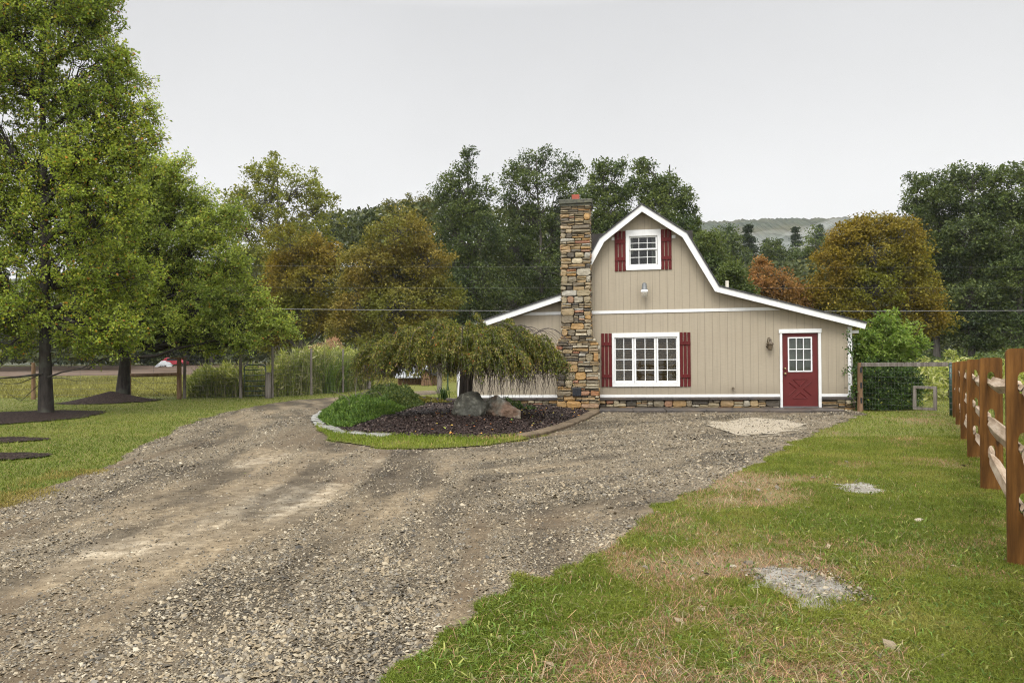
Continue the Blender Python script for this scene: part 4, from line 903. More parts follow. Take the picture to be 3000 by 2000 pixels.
D = r.normal(0, .4, (n,3)); D[:,2] += 1; V, F = leaves(np.stack([(px_-1500)/FPX*Yw, Yw, zz], 1), .16, r, .1, .18, D, .03)
M['reed'] = leafmat('dry_reed', [(0, (.17,.09,.055)), (1, (.34,.21,.14))], .3, .7, .2); tag(npmesh('dry_reeds', V, F, M['reed']), kind='stuff')
def gclump(label, px_, Y, h, n, seed):
    b = at(px_, 1065, Y); o = clump('plume_grass', label, 1300, 1186, h, n, seed, 'weed_dark', .022, .9); o.location = (b[0], Y, float(gz(Y))); return o
M['weed_dark'] = leafmat('plume_grass_leaf', [(0, (.05,.085,.02)), (1, (.12,.165,.04))], .3, .5, .35)
gclump('tall green plume grass behind the fourth slim fence post', 948, 33.6, 2.2, 260, 95)
gclump('tall green plume grass in front of the dry reeds', 985, 34.8, 2.35, 260, 96)
# weeds beyond the right-hand fence
n = 9000; px_ = r.uniform(2690, 3080, n); Yw = r.uniform(22, 36, n); hm = (.5+1.1*fbm(px_*.025, Yw*.3, 29, 3))
D = r.normal(0, .7, (n,3)); D[:,2] += .5
V, F = leaves(np.stack([(px_-1500)/FPX*Yw, Yw, gz(Yw)+hm*r.uniform(0, 1, n)**.8], 1), .22, r, .2, .36, D, .08); tag(npmesh('meadow_weeds', V, F, M['weed']), kind='stuff')
for q, (p_, tp_, Yq, lab) in enumerate([(2778,1022,24,'tall pale weed sticking up behind the green gate post'),(2700,1040,23,'leafy pale weed spilling over the grey top rail'),(2898,1033,22,'yellow flowering weed just left of the nearest cedar post')]):
    tree('tall_weed', lab, 'plant', 'weeds beyond the fence', p_, Yq, [(p_,tp_+14,9,12),(p_-4,tp_+40,16,20),(p_+4,tp_+80,16,40)], 'weed', 700, .13, .14, .012, 110+q, per=35, bark='twig', aspect=.35)
# ------------------------------------------------------------------ boulders and edging stones
def boulder(name, label, c, s, mat, seed, tilt=0):
    bm = bmesh.new(); bmesh.ops.create_icosphere(bm, subdivisions=5, radius=1); r = random.Random(seed)
    pl = [(Vector((r.gauss(0,1), r.gauss(0,1), r.gauss(0,.8))).normalized(), r.uniform(.68, .92)) for _ in range(11)]
    from mathutils import noise as mn
    for v in bm.verts:
        p = v.co.normalized(); d = 1.0
        for nn, k_ in pl:
            q = p.dot(nn)
            if q > 0: d = min(d, k_/q if q > k_ else 1)
        d *= 1+.13*mn.noise(p*2.2+Vector((seed,0,0)))+.06*mn.noise(p*6)+.025*mn.noise(p*15)
        v.co = Vector((p.x*s[0], p.y*s[1], p.z*s[2]))*d
    for f in bm.faces: f.smooth = True
    me = bpy.data.meshes.new(name); bm.to_mesh(me); bm.free(); o = link(name, me, mat); o.location = c; o.rotation_euler = (0, tilt, 0)
    return tag(o, label, 'boulder', 'boulders in the mulch bed')
c = at(1377, 1192, 14.3); boulder('boulder', 'dark grey rounded boulder in front of the weeping tree trunk', (c[0], c[1], .36), (.37,.32,.42), M['boulder'], 3)
c = at(1466, 1200, 14.6); boulder('boulder', 'rust and grey angular boulder sloping to the right', (c[0], c[1], .31), (.42,.32,.36), M['boulder2'], 8, R(16))
edge = g([(945,1208),(925,1224),(926,1236),(945,1252),(1000,1270),(1060,1277),(1140,1281)])
rr = random.Random(4); pos = 0
segs = [(edge[i], edge[i+1], math.dist(edge[i], edge[i+1])) for i in range(len(edge)-1)]
tot = sum(s_[2] for s_ in segs); nst = 15; M['edging2'] = M['edging']
for q in range(nst):
    d = (q+.5)/nst*tot; k_ = 0
    while d > segs[k_][2]: d -= segs[k_][2]; k_ += 1
    a, b, L_ = segs[k_]; f_ = d/L_; x, y = a[0]+(b[0]-a[0])*f_, a[1]+(b[1]-a[1])*f_; an = math.atan2(b[1]-a[1], b[0]-a[0])
    w_ = tot/nst*.46*rr.uniform(.85, 1.0)
    m = MB(); m.box(-w_, w_, -.11, .11, 0, .05+rr.uniform(-.01, .015), .018, rr)
    o = m.build('edging_stone', M['edging'], None, .018); o.location = (x, y, .005); o.rotation_euler = (rr.uniform(-.05,.05), rr.uniform(-.05,.05), an)
    tag(o, 'flat pale edging stone bordering the left end of the mulch bed', 'stone', 'edging stones of the mulch bed')
bd = g([(1530,1284),(1580,1274),(1640,1256),(1700,1233),(1748,1208)]); mm = MB()
for a, b in zip(bd[:-1], bd[1:]):
    dx_, dy_ = b[0]-a[0], b[1]-a[1]; L_ = math.hypot(dx_, dy_); nx_, ny_ = -dy_/L_*.13, dx_/L_*.13; k_ = len(mm.v)
    for z in (-.02, .075): mm.v += [(a[0]-nx_,a[1]-ny_,z),(b[0]-nx_,b[1]-ny_,z),(b[0]+nx_,b[1]+ny_,z+.005),(a[0]+nx_,a[1]+ny_,z+.005)]
    mm.f += [tuple(k_+i for i in q) for q in ((3,2,1,0),(4,5,6,7),(0,1,5,4),(1,2,6,5),(2,3,7,6),(3,0,4,7))]
M['earth_edge'] = paint('earthy_edging', (.105,.078,.05), .9, .5, .15, .5)
tag(mm.build('bed_edging', M['earth_edge'], None, .02), 'earthy brown edging strip between the mulch bed and the gravel near the chimney', 'edging')
# ------------------------------------------------------------------ the house
HR = R(8.3); D0 = 1.35*2000/(1201-1059.8)
o0 = at(2000, 1065, D0); HO = np.array([o0[0], D0, 0.0])
tx, ty = math.cos(HR), -math.sin(HR); bx_, by_ = math.sin(HR), math.cos(HR)
def fp(px, py, d=0.0):                   # pixel on the plane at depth d behind the facade -> (s, z)
    a, b = ray(px, py)
    # point = t*(a,1,b)+eye ; (point-HO).back = d
    t_ = (d+HO[0]*bx_+HO[1]*by_)/(a*bx_+by_)
    X_, Y_ = a*t_, t_
    return ((X_-HO[0])*tx+(Y_-HO[1])*ty, EYE+b*t_)
house = empty('barn_house', tuple(HO), -HR, 'beige barn style house with white trim, gambrel gable, red door and stone chimney', 'house')
RD = -.30
roof_pts = [fp(p, q, RD) for p, q in ((1318,969),(1672,850),(1754,696),(1880,595),(2015,680),(2109,836),(2540,943))]
def offs(pts, d):
    out = []
    n = len(pts)
    for i in range(n):
        def nrm(a, b):
            dx, dz_ = b[0]-a[0], b[1]-a[1]; L_ = math.hypot(dx, dz_); return (dz_/L_, -dx/L_)
        if i == 0: N_ = nrm(pts[0], pts[1]); k_ = 1
        elif i == n-1: N_ = nrm(pts[-2], pts[-1]); k_ = 1
        else:
            a, b = nrm(pts[i-1], pts[i]), nrm(pts[i], pts[i+1]); N_ = ((a[0]+b[0]), (a[1]+b[1])); L_ = math.hypot(*N_); N_ = (N_[0]/L_, N_[1]/L_); k_ = 1/max(.3, N_[0]*a[0]+N_[1]*a[1])
        out.append((pts[i][0]+N_[0]*d*k_, pts[i][1]+N_[1]*d*k_))
    return out
def band(pts, d0, d1, y0, y1):
    m = MB(); A_, B_ = offs(pts, d0), offs(pts, d1)
    for i in range(len(pts)-1):
        q = [B_[i], B_[i+1], A_[i+1], A_[i]]
        b = len(m.v); m.v += [(x,y0,z) for x,z in q]+[(x,y1,z) for x,z in q]
        fs = [(0,1,2,3),(7,6,5,4),(0,4,5,1),(2,6,7,3)]
        if i == 0: fs.append((0,3,7,4))
        if i == len(pts)-2: fs.append((1,5,6,2))
        m.f += [tuple(b+e for e in f_) for f_ in fs]
    return m
DEPTH = 9.0
roof = band(roof_pts, 0, .035, RD-.03, DEPTH+.3).build('roof', M['roof'], house)
band(roof_pts, .036, .190, RD-.004, RD+.034).build('fascia', M['white'], house)
band(roof_pts, .05, .07, RD+.036, DEPTH+.28).build('soffit', M['white'], house)
# eave return under right corner (gutter end)
sR, zR = roof_pts[-1]; 
MB().box(sR-.50, sR-.10, .02, 3.0, zR-.28, zR-.20).build('eave_board', M['white'], house)
wtop = offs(roof_pts, .075)
ws = [p[0] for p in wtop]; wz = [p[1] for p in wtop]
S0 = fp(1342, 1150)[0]; S1 = fp(2494, 1150)[0]
ZB = fp(2000, 1163)[1]
def topz(s): return float(np.interp(s, ws, wz))
def rect(px0, py0, px1, py1, d=0):       # pixel rectangle -> s0,s1,z0,z1 (averaged)
    a = fp(px0, py0, d); b = fp(px1, py1, d); c = fp(px0, py1, d); e = fp(px1, py0, d)
    return ((a[0]+c[0])/2, (b[0]+e[0])/2, (c[1]+b[1])/2, (a[1]+e[1])/2)
LW = rect(1797.5, 984, 1987.5, 1124)      # openings
UW = rect(1842, 690, 1926.5, 778)
DR = rect(2292, 975.5, 2397, 1191)
openings = [LW, UW, (DR[0], DR[1], -.2, DR[3])]
def wall_mesh(m, s0, s1, zb, ztopf, ops, y0=0.0, reveal=.12, extra=()):
    br = sorted({s0, s1, *[b for b in extra if s0 < b < s1], *[v for o in ops for v in o[:2]]})
    for a, b in zip(br[:-1], br[1:]):
        mid = (a+b)/2; cuts = sorted([(o[2], o[3]) for o in ops if o[0] <= mid <= o[1]])
        lo = zb
        for c0, c1 in cuts:
            if c0 > lo: m.poly([(a,y0,lo),(b,y0,lo),(b,y0,c0),(a,y0,c0)])
            lo = c1
        m.poly([(a,y0,lo),(b,y0,lo),(b,y0,ztopf(b)),(a,y0,ztopf(a))])
    for o in ops:
        a, b, c0, c1 = o
        m.poly([(a,y0,c0),(a,y0,c1),(a,y0+reveal,c1),(a,y0+reveal,c0)]); m.poly([(b,y0,c1),(b,y0,c0),(b,y0+reveal,c0),(b,y0+reveal,c1)])
        m.poly([(a,y0,c1),(b,y0,c1),(b,y0+reveal,c1),(a,y0+reveal,c1)]); m.poly([(b,y0,c0),(a,y0,c0),(a,y0+reveal,c0),(b,y0+reveal,c0)])
m = MB(); wall_mesh(m, S0, S1, -.1, topz, openings, 0, .12, ws)
for s_ in (S0, S1): m.poly([(s_,0,-.1),(s_,DEPTH,-.1),(s_,DEPTH,topz(s_)),(s_,0,topz(s_))])
bk = [(S0,DEPTH,-.1),(S1,DEPTH,-.1),(S1,DEPTH,topz(S1))]+[(x,DEPTH,z) for x, z in reversed(wtop[1:-1])]+[(S0,DEPTH,topz(S0))]
m.poly(bk)
m.build('wall', M['siding'], house)
# interior surfaces that show through the panes
m = MB(); m.poly([(S0+.1,3.2,0),(S1-.1,3.2,0),(S1-.1,3.2,2.5),(S0+.1,3.2,2.5)]); m.poly([(S0+.1,.1,2.55),(S1-.1,.1,2.55),(S1-.1,8.8,2.55),(S0+.1,8.8,2.55)])
m.poly([(S0+.1,.1,.12),(S1-.1,.1,.12),(S1-.1,8.8,.12),(S0+.1,8.8,.12)]); m.build('interior', M['warm_in'], house)
W_ = M['white']
# belt boards
def board(name, px0, px1, pyt, pyb, d=-.022, mat=W_):
    a = fp(px0, pyt[0]); b = fp(px1, pyt[1]); c = fp(px0, pyb[0]); e = fp(px1, pyb[1])
    zt = (a[1]+b[1])/2; zb_ = (c[1]+e[1])/2
    return (a[0], b[0], zb_, zt)
def fit_belt(s0, s1, z0, z1):            # clip a board under the rake
    ss = np.linspace(s0, s1, 200); ok = [s_ for s_ in ss if topz(s_)-.14 > z0]
    m = MB(); s1_ = max(ok); s0_ = min(ok)
    ok2 = [s_ for s_ in ss if topz(s_)-.14 > z1]; a, b = min(ok2), max(ok2)
    m.prism([(s0_, z0), (s1_, z0), (b, z1), (a, z1)], -.022, -.001); return m
ZBELT = board('', 1733, 2320, (911,899), (920,907.5))
m = fit_belt(S0+.02, S1-.02, ZBELT[2], ZBELT[3]); m.build('belt_board', W_, house)
ZF = board('', 1770, 1990, (694,691), (703,699.5))
ul = fp(1801, 700)[0]; ur = fp(1967, 700)[0]
ss = np.linspace(ws[1], ws[5], 400); ok = [s_ for s_ in ss if topz(s_)-.13 > ZF[3]]
m = MB(); m.box(min(ok), ul-.01, -.02, -.001, ZF[2], ZF[3]); m.build('frieze_board', W_, house); m = MB(); m.box(ur+.01, max(ok), -.02, -.001, ZF[2], ZF[3]); m.build('frieze_board', W_, house)
dl = fp(2284.5, 1100)[0]; dr = fp(2405, 1100)[0]
ZT = fp(2000, 1155)[1]
for a, b in ((S0-.02, dl-.003), (dr+.003, S1+.02)):
    MB().box(a, b, -.03, -.001, ZB, ZT).build('base_trim', W_, house, .004)
cb = fp(2483.5, 1050)[0]
MB().box(cb, S1+.024, -.034, .10, ZT+.002, topz(cb)-.14).build('corner_board', W_, house, .004)
MB().box(S0-.024, S0+.10, -.034, .10, ZT+.002, topz(S0)-.14).build('corner_board', W_, house, .004)
# ---- stone work
def stone(m, c, w, h, d, r, ax):         # an irregular faced stone; ax: 0 faces -y, 1 faces +x, 2 faces -x
    hw, hh = w/2, h/2; j = min(.014, h*.14)
    ins = min(.014, h*.16)
    def ring(k, y, jj): return [(sx*(hw-k)+r.uniform(-jj,jj), y, sz*(hh-k)+r.uniform(-jj,jj)) for sx, sz in ((-1,-1),(1,-1),(1,1),(-1,1))]
    # outline with cut corners for a natural shape
    def oct_(k, y, jj):
        cu = min(w, h)*.22
        P = [(-hw+cu,-hh),(hw-cu,-hh),(hw,-hh+cu),(hw,hh-cu),(hw-cu,hh),(-hw+cu,hh),(-hw,hh-cu),(-hw,-hh+cu)]
        return [(x*(1-k/hw)+q[0], y+q[2], z*(1-k/hh)+q[1]) for (x, z), q in zip(P, J)]
    J = [(r.uniform(-j,j), r.uniform(-j,j), 0) for _ in range(8)]
    back = oct_(0, 0, 0); mid = oct_(.0, -d*.7, 0)
    J = [(a+r.uniform(-j,j)*.5, b+r.uniform(-j,j)*.5, r.uniform(-.006,.006)) for a, b, _ in J]
    front = oct_(ins, -d-r.uniform(0,.012), 0)
    cen = [(r.uniform(-.2,.2)*w, -d-r.uniform(.004,.02), r.uniform(-.2,.2)*h)]
    pts = back+mid+front+cen; b0 = len(m.v)
    for x, y, z in pts:
        if ax == 0: p = (c[0]+x, c[1]+y, c[2]+z)
        elif ax == 1: p = (c[0]-y, c[1]+x, c[2]+z)
        else: p = (c[0]+y, c[1]-x, c[2]+z)
        m.v.append(p)
    for lv in (0, 8):
        for i in range(8):
            k_ = (i+1) % 8; m.f.append((b0+lv+i, b0+lv+k_, b0+lv+8+k_, b0+lv+8+i))
    for i in range(8): m.f.append((b0+16+i, b0+16+(i+1) % 8, b0+24))
def stonewall(m, u0f, u1f, z0, z1, place, r, ax, gap=.010, hmin=.12, hmax=.23):
    z = z0
    while z < z1-.03:
        H_ = min(r.uniform(hmin, hmax), z1-z)
        if z1-(z+H_) < .07: H_ = z1-z
        u0, u1 = u0f(z+H_/2), u1f(z+H_/2); u = u0+r.uniform(-.02, .02)
        while u < u1-.02:
            w = r.uniform(.13, .40) if r.random() < .55 else r.uniform(.22, .5)
            if u1-(u+w) < .10: w = u1-u
            big = r.random() < (.36 if H_ > .13 else .25)
            if big or H_ < .07: parts_ = [H_]
            else:
                k_ = 2 if r.random() < .45 else 3
                q = [r.uniform(.6, 1.4) for _ in range(k_)]; parts_ = [H_*e/sum(q) for e in q]
            zz_ = z
            for hp in parts_:
                sub = [w] if (w < .3 or r.random() < .6) else [w*.45, w*.55]
                uu = u
                for sw in sub:
                    c_ = place(uu+sw/2, zz_+hp/2); stone(m, c_, max(.03, sw-gap), max(.02, hp-gap*.8), r.uniform(.035, .075), r, ax); uu += sw
                zz_ += hp
            u += w
        z += H_
rs = random.Random(21)
CD = -.46                                  # chimney front plane
cl = rect(1643.5, 604, 1730, 985, CD); cbx = rect(1631, 1012, 1754, 1200, CD)
zc0 = fp(1690, 1012, CD)[1]; zc1 = fp(1690, 984, CD)[1]; ztopc = fp(1690, 603, CD)[1]
def cw0(z):
    f_ = min(1, max(0, (zc1-z)/(zc1-zc0))); f_ = math.ceil(f_*4-.01)/4; return cl[0]+(cbx[0]-cl[0])*f_
def cw1(z):
    f_ = min(1, max(0, (zc1-z)/(zc1-zc0))); f_ = math.ceil(f_*4-.01)/4; return cl[1]+(cbx[1]-cl[1])*f_
chim = MB()
stonewall(chim, cw0, cw1, -.05, zc0, lambda u, z: (u, CD+.055, z), rs, 0)
stonewall(chim, cw0, cw1, zc0, zc1, lambda u, z: (u, CD+.055, z), rs, 0, .008, .05, .075)
stonewall(chim, cw0, cw1, zc1, ztopc, lambda u, z: (u, CD+.055, z), rs, 0)
for (u_, ax) in ((1, 1), (0, 2)):
    for (za, zb2, e0, e1) in ((-.05, zc0, cbx[u_], -.02), (zc0+.0, zc1, None, -.02), (zc1, ztopc, cl[u_], .25)):
        if e0 is None:
            k_ = 4
            for q in range(k_):
                z_a = za+(zb2-za)*q/k_; z_b = za+(zb2-za)*(q+1)/k_; e_ = (cw1 if u_ else cw0)((z_a+z_b)/2)
                ee = e_-.05 if u_ else e_+.05
                stonewall(chim, lambda z: CD+.03, lambda z: -.02, z_a, z_b, (lambda ee: lambda u, z: (ee, u if u_ else u, z))(ee), rs, ax, .008, .05, .08)
        else:
            ee = e0-.05 if u_ else e0+.05
            stonewall(chim, lambda z: CD+.03, (lambda e1: lambda z: e1)(e1), za, zb2, (lambda ee: lambda u, z: (ee, u, z))(ee), rs, ax)
chimney = chim.build('chimney', M['stone'], house)
core = MB(); core.box(cbx[0]+.045, cbx[1]-.045, CD+.05, -.003, -.1, zc0)
for q in range(4):
    z_a = zc0+(zc1-zc0)*q/4; z_b = zc0+(zc1-zc0)*(q+1)/4; zm = (z_a+z_b)/2
    core.box(cw0(zm)+.045, cw1(zm)-.045, CD+.05, -.003, z_a+.001, z_b)
core.box(cl[0]+.045, cl[1]-.045, CD+.05, .26, zc1+.001, ztopc); core.build('mortar', M['mortar'], chimney)
cap0 = rect(1638, 583, 1735, 603, CD-.05)
cm = MB(); cm.box(cap0[0], cap0[1], CD-.05, .32, cap0[2]+.07, cap0[3], .008, rs); cm.box(cap0[0]+.025, cap0[1]-.025, CD-.02, .29, cap0[2], cap0[2]+.068, .005, rs)
cm.build('chimney_cap', M['cap'], chimney, .012)
fl = rect(1675, 573, 1697, 584, CD+.2); fm = MB()
for a, b, c_, d_ in ((fl[0], fl[1], CD+.20, CD+.225),(fl[0], fl[1], CD+.39, CD+.415),(fl[0], fl[0]+.025, CD+.226, CD+.389),(fl[1]-.025, fl[1], CD+.226, CD+.389)): fm.box(a, b, c_, d_, cap0[3]-.01, fl[3]+.03)
fm.build('flue', M['clay'], chimney)
co = rect(1677, 1135, 1703, 1160, CD)
cd = MB(); cd.box(co[0], co[1], CD-.055, CD-.01, co[2], co[3]); cd.box(co[0]+.02, (co[0]+co[1])/2-.006, CD-.064, CD-.054, co[2]+.02, co[3]-.02); cd.box((co[0]+co[1])/2+.006, co[1]-.02, CD-.064, CD-.054, co[2]+.02, co[3]-.02)
cd.build('cleanout_door', M['black_iron'], chimney, .004)
# stone base under the siding with its ledge
for a, b in ((S0-.06, cbx[0]-.03), (cbx[1]+.03, dl-.02), (dr+.02, S1+.10)):
    bs = MB()
    stonewall(bs, (lambda a: lambda z: a)(a), (lambda b: lambda z: b)(b), -.04, ZB-.075, lambda u, z: (u, -.03, z), rs, 0, .008, .10, .16)
    if b < S1: sb = bs.build('stone_base', M['stone'], house)
stonewall(bs, lambda z: -.04, lambda z: .9, -.04, ZB-.075, lambda u, z: (S1+.05, u, z), rs, 1, .008, .10, .16)
sb = bs.build('stone_base', M['stone'], house)
k_ = MB(); k_.box(S0-.05, dl-.01, -.03, -.002, -.1, ZB-.072); k_.box(dr+.01, S1+.06, -.03, .9, -.1, ZB-.072); k_.build('mortar', M['mortar'], sb)
for a, b in ((S0-.34, cbx[0]-.012), (cbx[1]+.012, dl-.008), (dr+.008, S1+.24)):
    mm = MB(); x_ = a
    while x_ < b-.02:
        w = min(rs.uniform(.7, 1.3), b-x_); w = b-x_ if b-x_-w < .3 else w
        mm.box(x_, x_+w-.006, -.125-rs.uniform(0,.02), -.002, ZB-.07, ZB-.004, .004, rs); x_ += w
    mm.build('stone_ledge', M['slate'], house, .006)
# flagstone walk along the front
mm = MB(); x_ = cbx[1]+.02; xe = fp(2430, 1200)[0]
while x_ < xe-.05:
    w = min(rs.uniform(.6, 1.1), xe-x_); w = xe-x_ if xe-x_-w < .35 else w
    mm.box(x_, x_+w-.008, -1.25-rs.uniform(0,.04), -.13, -.02, .085+rs.uniform(-.004,.004), .004, rs); x_ += w
mm.build('flagstone_step', M['slate'], house, .01)
# ---- windows
def fr4(m, s0, s1, z0, z1, w, y0, y1, wt=None, wb=None):
    wt = wt or w; wb = wb or w
    m.box(s0, s1, y0, y1, z1-wt, z1); m.box(s0, s1, y0, y1, z0, z0+wb); m.box(s0, s0+w, y0, y1, z0+wb, z1-wt); m.box(s1-w, s1, y0, y1, z0+wb, z1-wt)
def slats(m, s0, s1, z0, z1, y, dzs, w=.045, tilt=.5):
    z = z0+.02
    while z < z1-.01:
        c, s_ = math.cos(tilt)*w/2, math.sin(tilt)*w/2
        m.poly([(s0,y-c,z-s_),(s1,y-c,z-s_),(s1,y+c,z+s_),(s0,y+c,z+s_)]); z += dzs
tri = rect(1793.7, 974.5, 1991, 1132)
lw = empty('window', (0,0,0)); lw.parent = house; lw['label'] = 'wide triple window with wooden blinds'
m = MB(); ft = tri[3]-LW[3]+.03; fr4(m, tri[0], tri[1], tri[2], tri[3], LW[0]-tri[0]+.03, -.035, .0, ft, LW[2]-tri[2]+.03); m.build('frame', M['white'], lw, .004)
for a, b in ((1799, 1857), (1858.5, 1922), (1923.5, 1986.5)):
    q = rect(a, 986, b, 1122.5); sh = MB(); fr4(sh, q[0], q[1], q[2], q[3], .05, .004, .05, .05, .075)
    sa = sh.build('sash', M['white_pvc'], lw, .004); gi = (q[0]+.05, q[1]-.05, q[2]+.075, q[3]-.05)
    mu = MB(); cx = (gi[0]+gi[1])/2; mu.box(cx-.01, cx+.01, .012, .03, gi[2], gi[3])
    for e in range(1, 4):
        z_ = gi[2]+(gi[3]-gi[2])*e/4; mu.box(gi[0], cx-.0102, .012, .03, z_-.01, z_+.01); mu.box(cx+.0102, gi[1], .012, .03, z_-.01, z_+.01)
    mu.build('muntins', M['white_pvc'], lw)
    MB().poly([(gi[0],.034,gi[2]),(gi[1],.034,gi[2]),(gi[1],.034,gi[3]),(gi[0],.034,gi[3])]).build('pane', M['glass'], lw)
    bl = MB(); slats(bl, gi[0]-.03, gi[1]+.03, gi[2]-.05, gi[3]+.05, .12, .052, .036, .62); bl.build('blind', M['blind'], lw)
cu = MB()
def drape(m, s0, s1, z0, z1, y, flare=0.0):
    n = 16
    for i in range(n):
        a = s0+(s1-s0)*i/n; b = s0+(s1-s0)*(i+1)/n; ya = y+.03*math.sin(i*1.9); yb = y+.03*math.sin((i+1)*1.9)
        m.poly([(a,ya,z0),(b,yb,z0),(b,yb,z1),(a,ya,z1)])
drape(cu, LW[0]-.05, LW[0]+.27, LW[2]-.1, LW[3]+.1, .22); cu.build('curtain', M['curtain'], lw); cu = MB(); drape(cu, LW[1]-.30, LW[1]+.05, LW[2]-.1, LW[3]+.1, .22); cu.build('curtain', M['curtain'], lw)
uo = rect(1833.4, 673.5, 1936, 791)
uw = empty('window', (0,0,0)); uw.parent = house; uw['label'] = 'small upper sash window in the gable'
m = MB(); fr4(m, uo[0], uo[1], uo[2], uo[3], UW[0]-uo[0]+.012, -.035, 0, uo[3]-UW[3]+.012, UW[2]-uo[2]+.012); m.build('frame', M['white'], uw, .004)
mid = fp(1884, 731)[1]
for k_, (z0, z1, y) in enumerate(((mid-.005, UW[3]-.008, .03), (UW[2]+.008, mid+.03, .052))):
    q = (UW[0]+.012, UW[1]-.012, z0, z1); sh = MB(); fr4(sh, *q, .04, y-.02, y+.012, .045, .04); sh.build('sash', M['white_pvc'], uw, .003)
    gi = (q[0]+.04, q[1]-.04, z0+.04, z1-.045); mu = MB(); zc = (gi[2]+gi[3])/2
    mu.box(gi[0], gi[1], y-.010, y, zc-.008, zc+.008)
    for e in (1, 2):
        s_ = gi[0]+(gi[1]-gi[0])*e/3; mu.box(s_-.008, s_+.008, y-.010, y, gi[2], zc-.0082); mu.box(s_-.008, s_+.008, y-.010, y, zc+.0082, gi[3])
    mu.build('muntins', M['white_pvc'], uw)
    MB().poly([(gi[0],y+.003,gi[2]),(gi[1],y+.003,gi[2]),(gi[1],y+.003,gi[3]),(gi[0],y+.003,gi[3])]).build('pane', M['glass'], uw)
cu = MB(); drape(cu, UW[0]+.03, UW[0]+.13, mid-.1, UW[3], .16); cu.build('curtain', M['curtain'], uw); cu = MB(); drape(cu, UW[1]-.16, UW[1]-.03, UW[2], UW[3], .16); cu.build('curtain', M['curtain'], uw)
MB().poly([(UW[0]-1.2,2.0,2.6),(UW[1]+1.2,2.0,2.6),(UW[1]+1.2,2.0,5.4),(UW[0]-1.2,2.0,5.4)]).build('interior', M['dark'], house)
def shutter(px0, py0, px1, py1, b1, b2):
    q = rect(px0, py0, px1, py1); m = MB(); w = q[1]-q[0]; gp = .022; bw = (w-2*gp)/3
    for i in range(3): m.box(q[0]+i*(bw+gp), q[0]+i*(bw+gp)+bw, -.028, -.004, q[2]+rs.uniform(-.006,.006), q[3]+rs.uniform(-.004,.004))
    s_ = m.build('shutter', M['red'], house, .003)
    for ba, bb in (b1, b2):
        za = fp(px0, ba)[1]; zb_ = fp(px0, bb)[1]; MB().box(q[0], q[1], -.046, -.0285, zb_, za).build('batten', M['red'], s_, .003)
shutter(1761.8, 976.8, 1792.4, 1133, (1003, 1013), (1097, 1107)); shutter(1992, 973.4, 2023, 1131.8, (1000, 1010), (1096, 1106))
shutter(1801, 677.5, 1832.5, 794.5, (703, 714), (755, 765.5)); shutter(1936.5, 672, 1967, 789.5, (697, 708.5), (751, 761))
# ---- door
door = MB(); q = DR; ow = rect(2308.5, 987, 2379.5, 1089)
wall_mesh(door, q[0]+.004, q[1]-.004, q[2]+.012, lambda s_: q[3]-.004, [(ow[0]+.02, ow[1]-.02, ow[2]+.02, ow[3]-.02)], .02, .04)
dob = door.build('door', M['door_red'], house)
m = MB(); t0 = rect(2284.5, 963.5, 2405.5, 1191)
m.box(t0[0], q[0]-.002, -.035, .06, q[2]-.02, q[3]); m.box(q[1]+.002, t0[1], -.035, .06, q[2]-.02, q[3]); m.box(t0[0]-.02, t0[1]+.01, -.05, .06, q[3]+.002, t0[3]); m.build('door_frame', M['white'], house, .005)
MB().box(q[0]-.002, q[1]+.002, -.04, .07, q[2]-.035, q[2]+.01).build('threshold', M['zinc'], house)
m = MB(); fr4(m, ow[0], ow[1], ow[2], ow[3], .035, .004, .022)
gi = (ow[0]+.035, ow[1]-.035, ow[2]+.035, ow[3]-.035)
for e in (1, 2):
    s_ = gi[0]+(gi[1]-gi[0])*e/3; m.box(s_-.011, s_+.011, .008, .026, gi[2], gi[3])
for e in (1, 2):
    z_ = gi[2]+(gi[3]-gi[2])*e/3
    for u in range(3):
        a = gi[0]+(gi[1]-gi[0])*u/3+(.0112 if u else 0); b = gi[0]+(gi[1]-gi[0])*(u+1)/3-(.0112 if u < 2 else 0); m.box(a, b, .008, .026, z_-.011, z_+.011)
m.build('window_frame', M['white_pvc'], dob, .002)
MB().poly([(gi[0],.03,gi[2]),(gi[1],.03,gi[2]),(gi[1],.03,gi[3]),(gi[0],.03,gi[3])]).build('pane', M['glass'], dob)
bl = MB(); slats(bl, gi[0]-.01, gi[1]+.01, gi[2], gi[3], .075, .03, .028, .95); bl.build('blind', M['pale_blind'], dob)
# crossbuck panel mouldings
cr_ = rect(2312, 1110, 2377, 1166); a0, a1, c0, c1 = cr_; mx, mz_ = (a0+a1)/2, (c0+c1)/2
m = MB()
def strip(p, q_, w=.014):
    dx, dz_ = q_[0]-p[0], q_[1]-p[1]; L_ = math.hypot(dx, dz_); nx_, nz_ = -dz_/L_*w, dx/L_*w
    pts = [(p[0]-nx_, p[1]-nz_), (q_[0]-nx_, q_[1]-nz_), (q_[0]+nx_, q_[1]+nz_), (p[0]+nx_, p[1]+nz_)]
    b = len(m.v); m.v += [(x,.0195,z) for x, z in pts]+[(p[0],.003,p[1]),(q_[0],.003,q_[1])]
    m.f += [(b,b+1,b+5,b+4),(b+2,b+3,b+4,b+5),(b+3,b,b+4),(b+1,b+2,b+5)]
def tri_(a, b, c_): strip(a, b); strip(b, c_); strip(c_, a)
ht = .13
tri_((a0+.10, c1), (a1-.10, c1), (mx, c1-.20)); tri_((a0+.10, c0), (mx, c0+.17), (a1-.10, c0))
for s_ in (0, 1):
    e = a0 if s_ == 0 else a1; k_ = 1 if s_ == 0 else -1
    strip((e, c1-.085), (e+k_*.20, mz_)); strip((e+k_*.20, mz_), (e, c0+.075))
m.build('crossbuck_moulding', M['door_red'], dob)
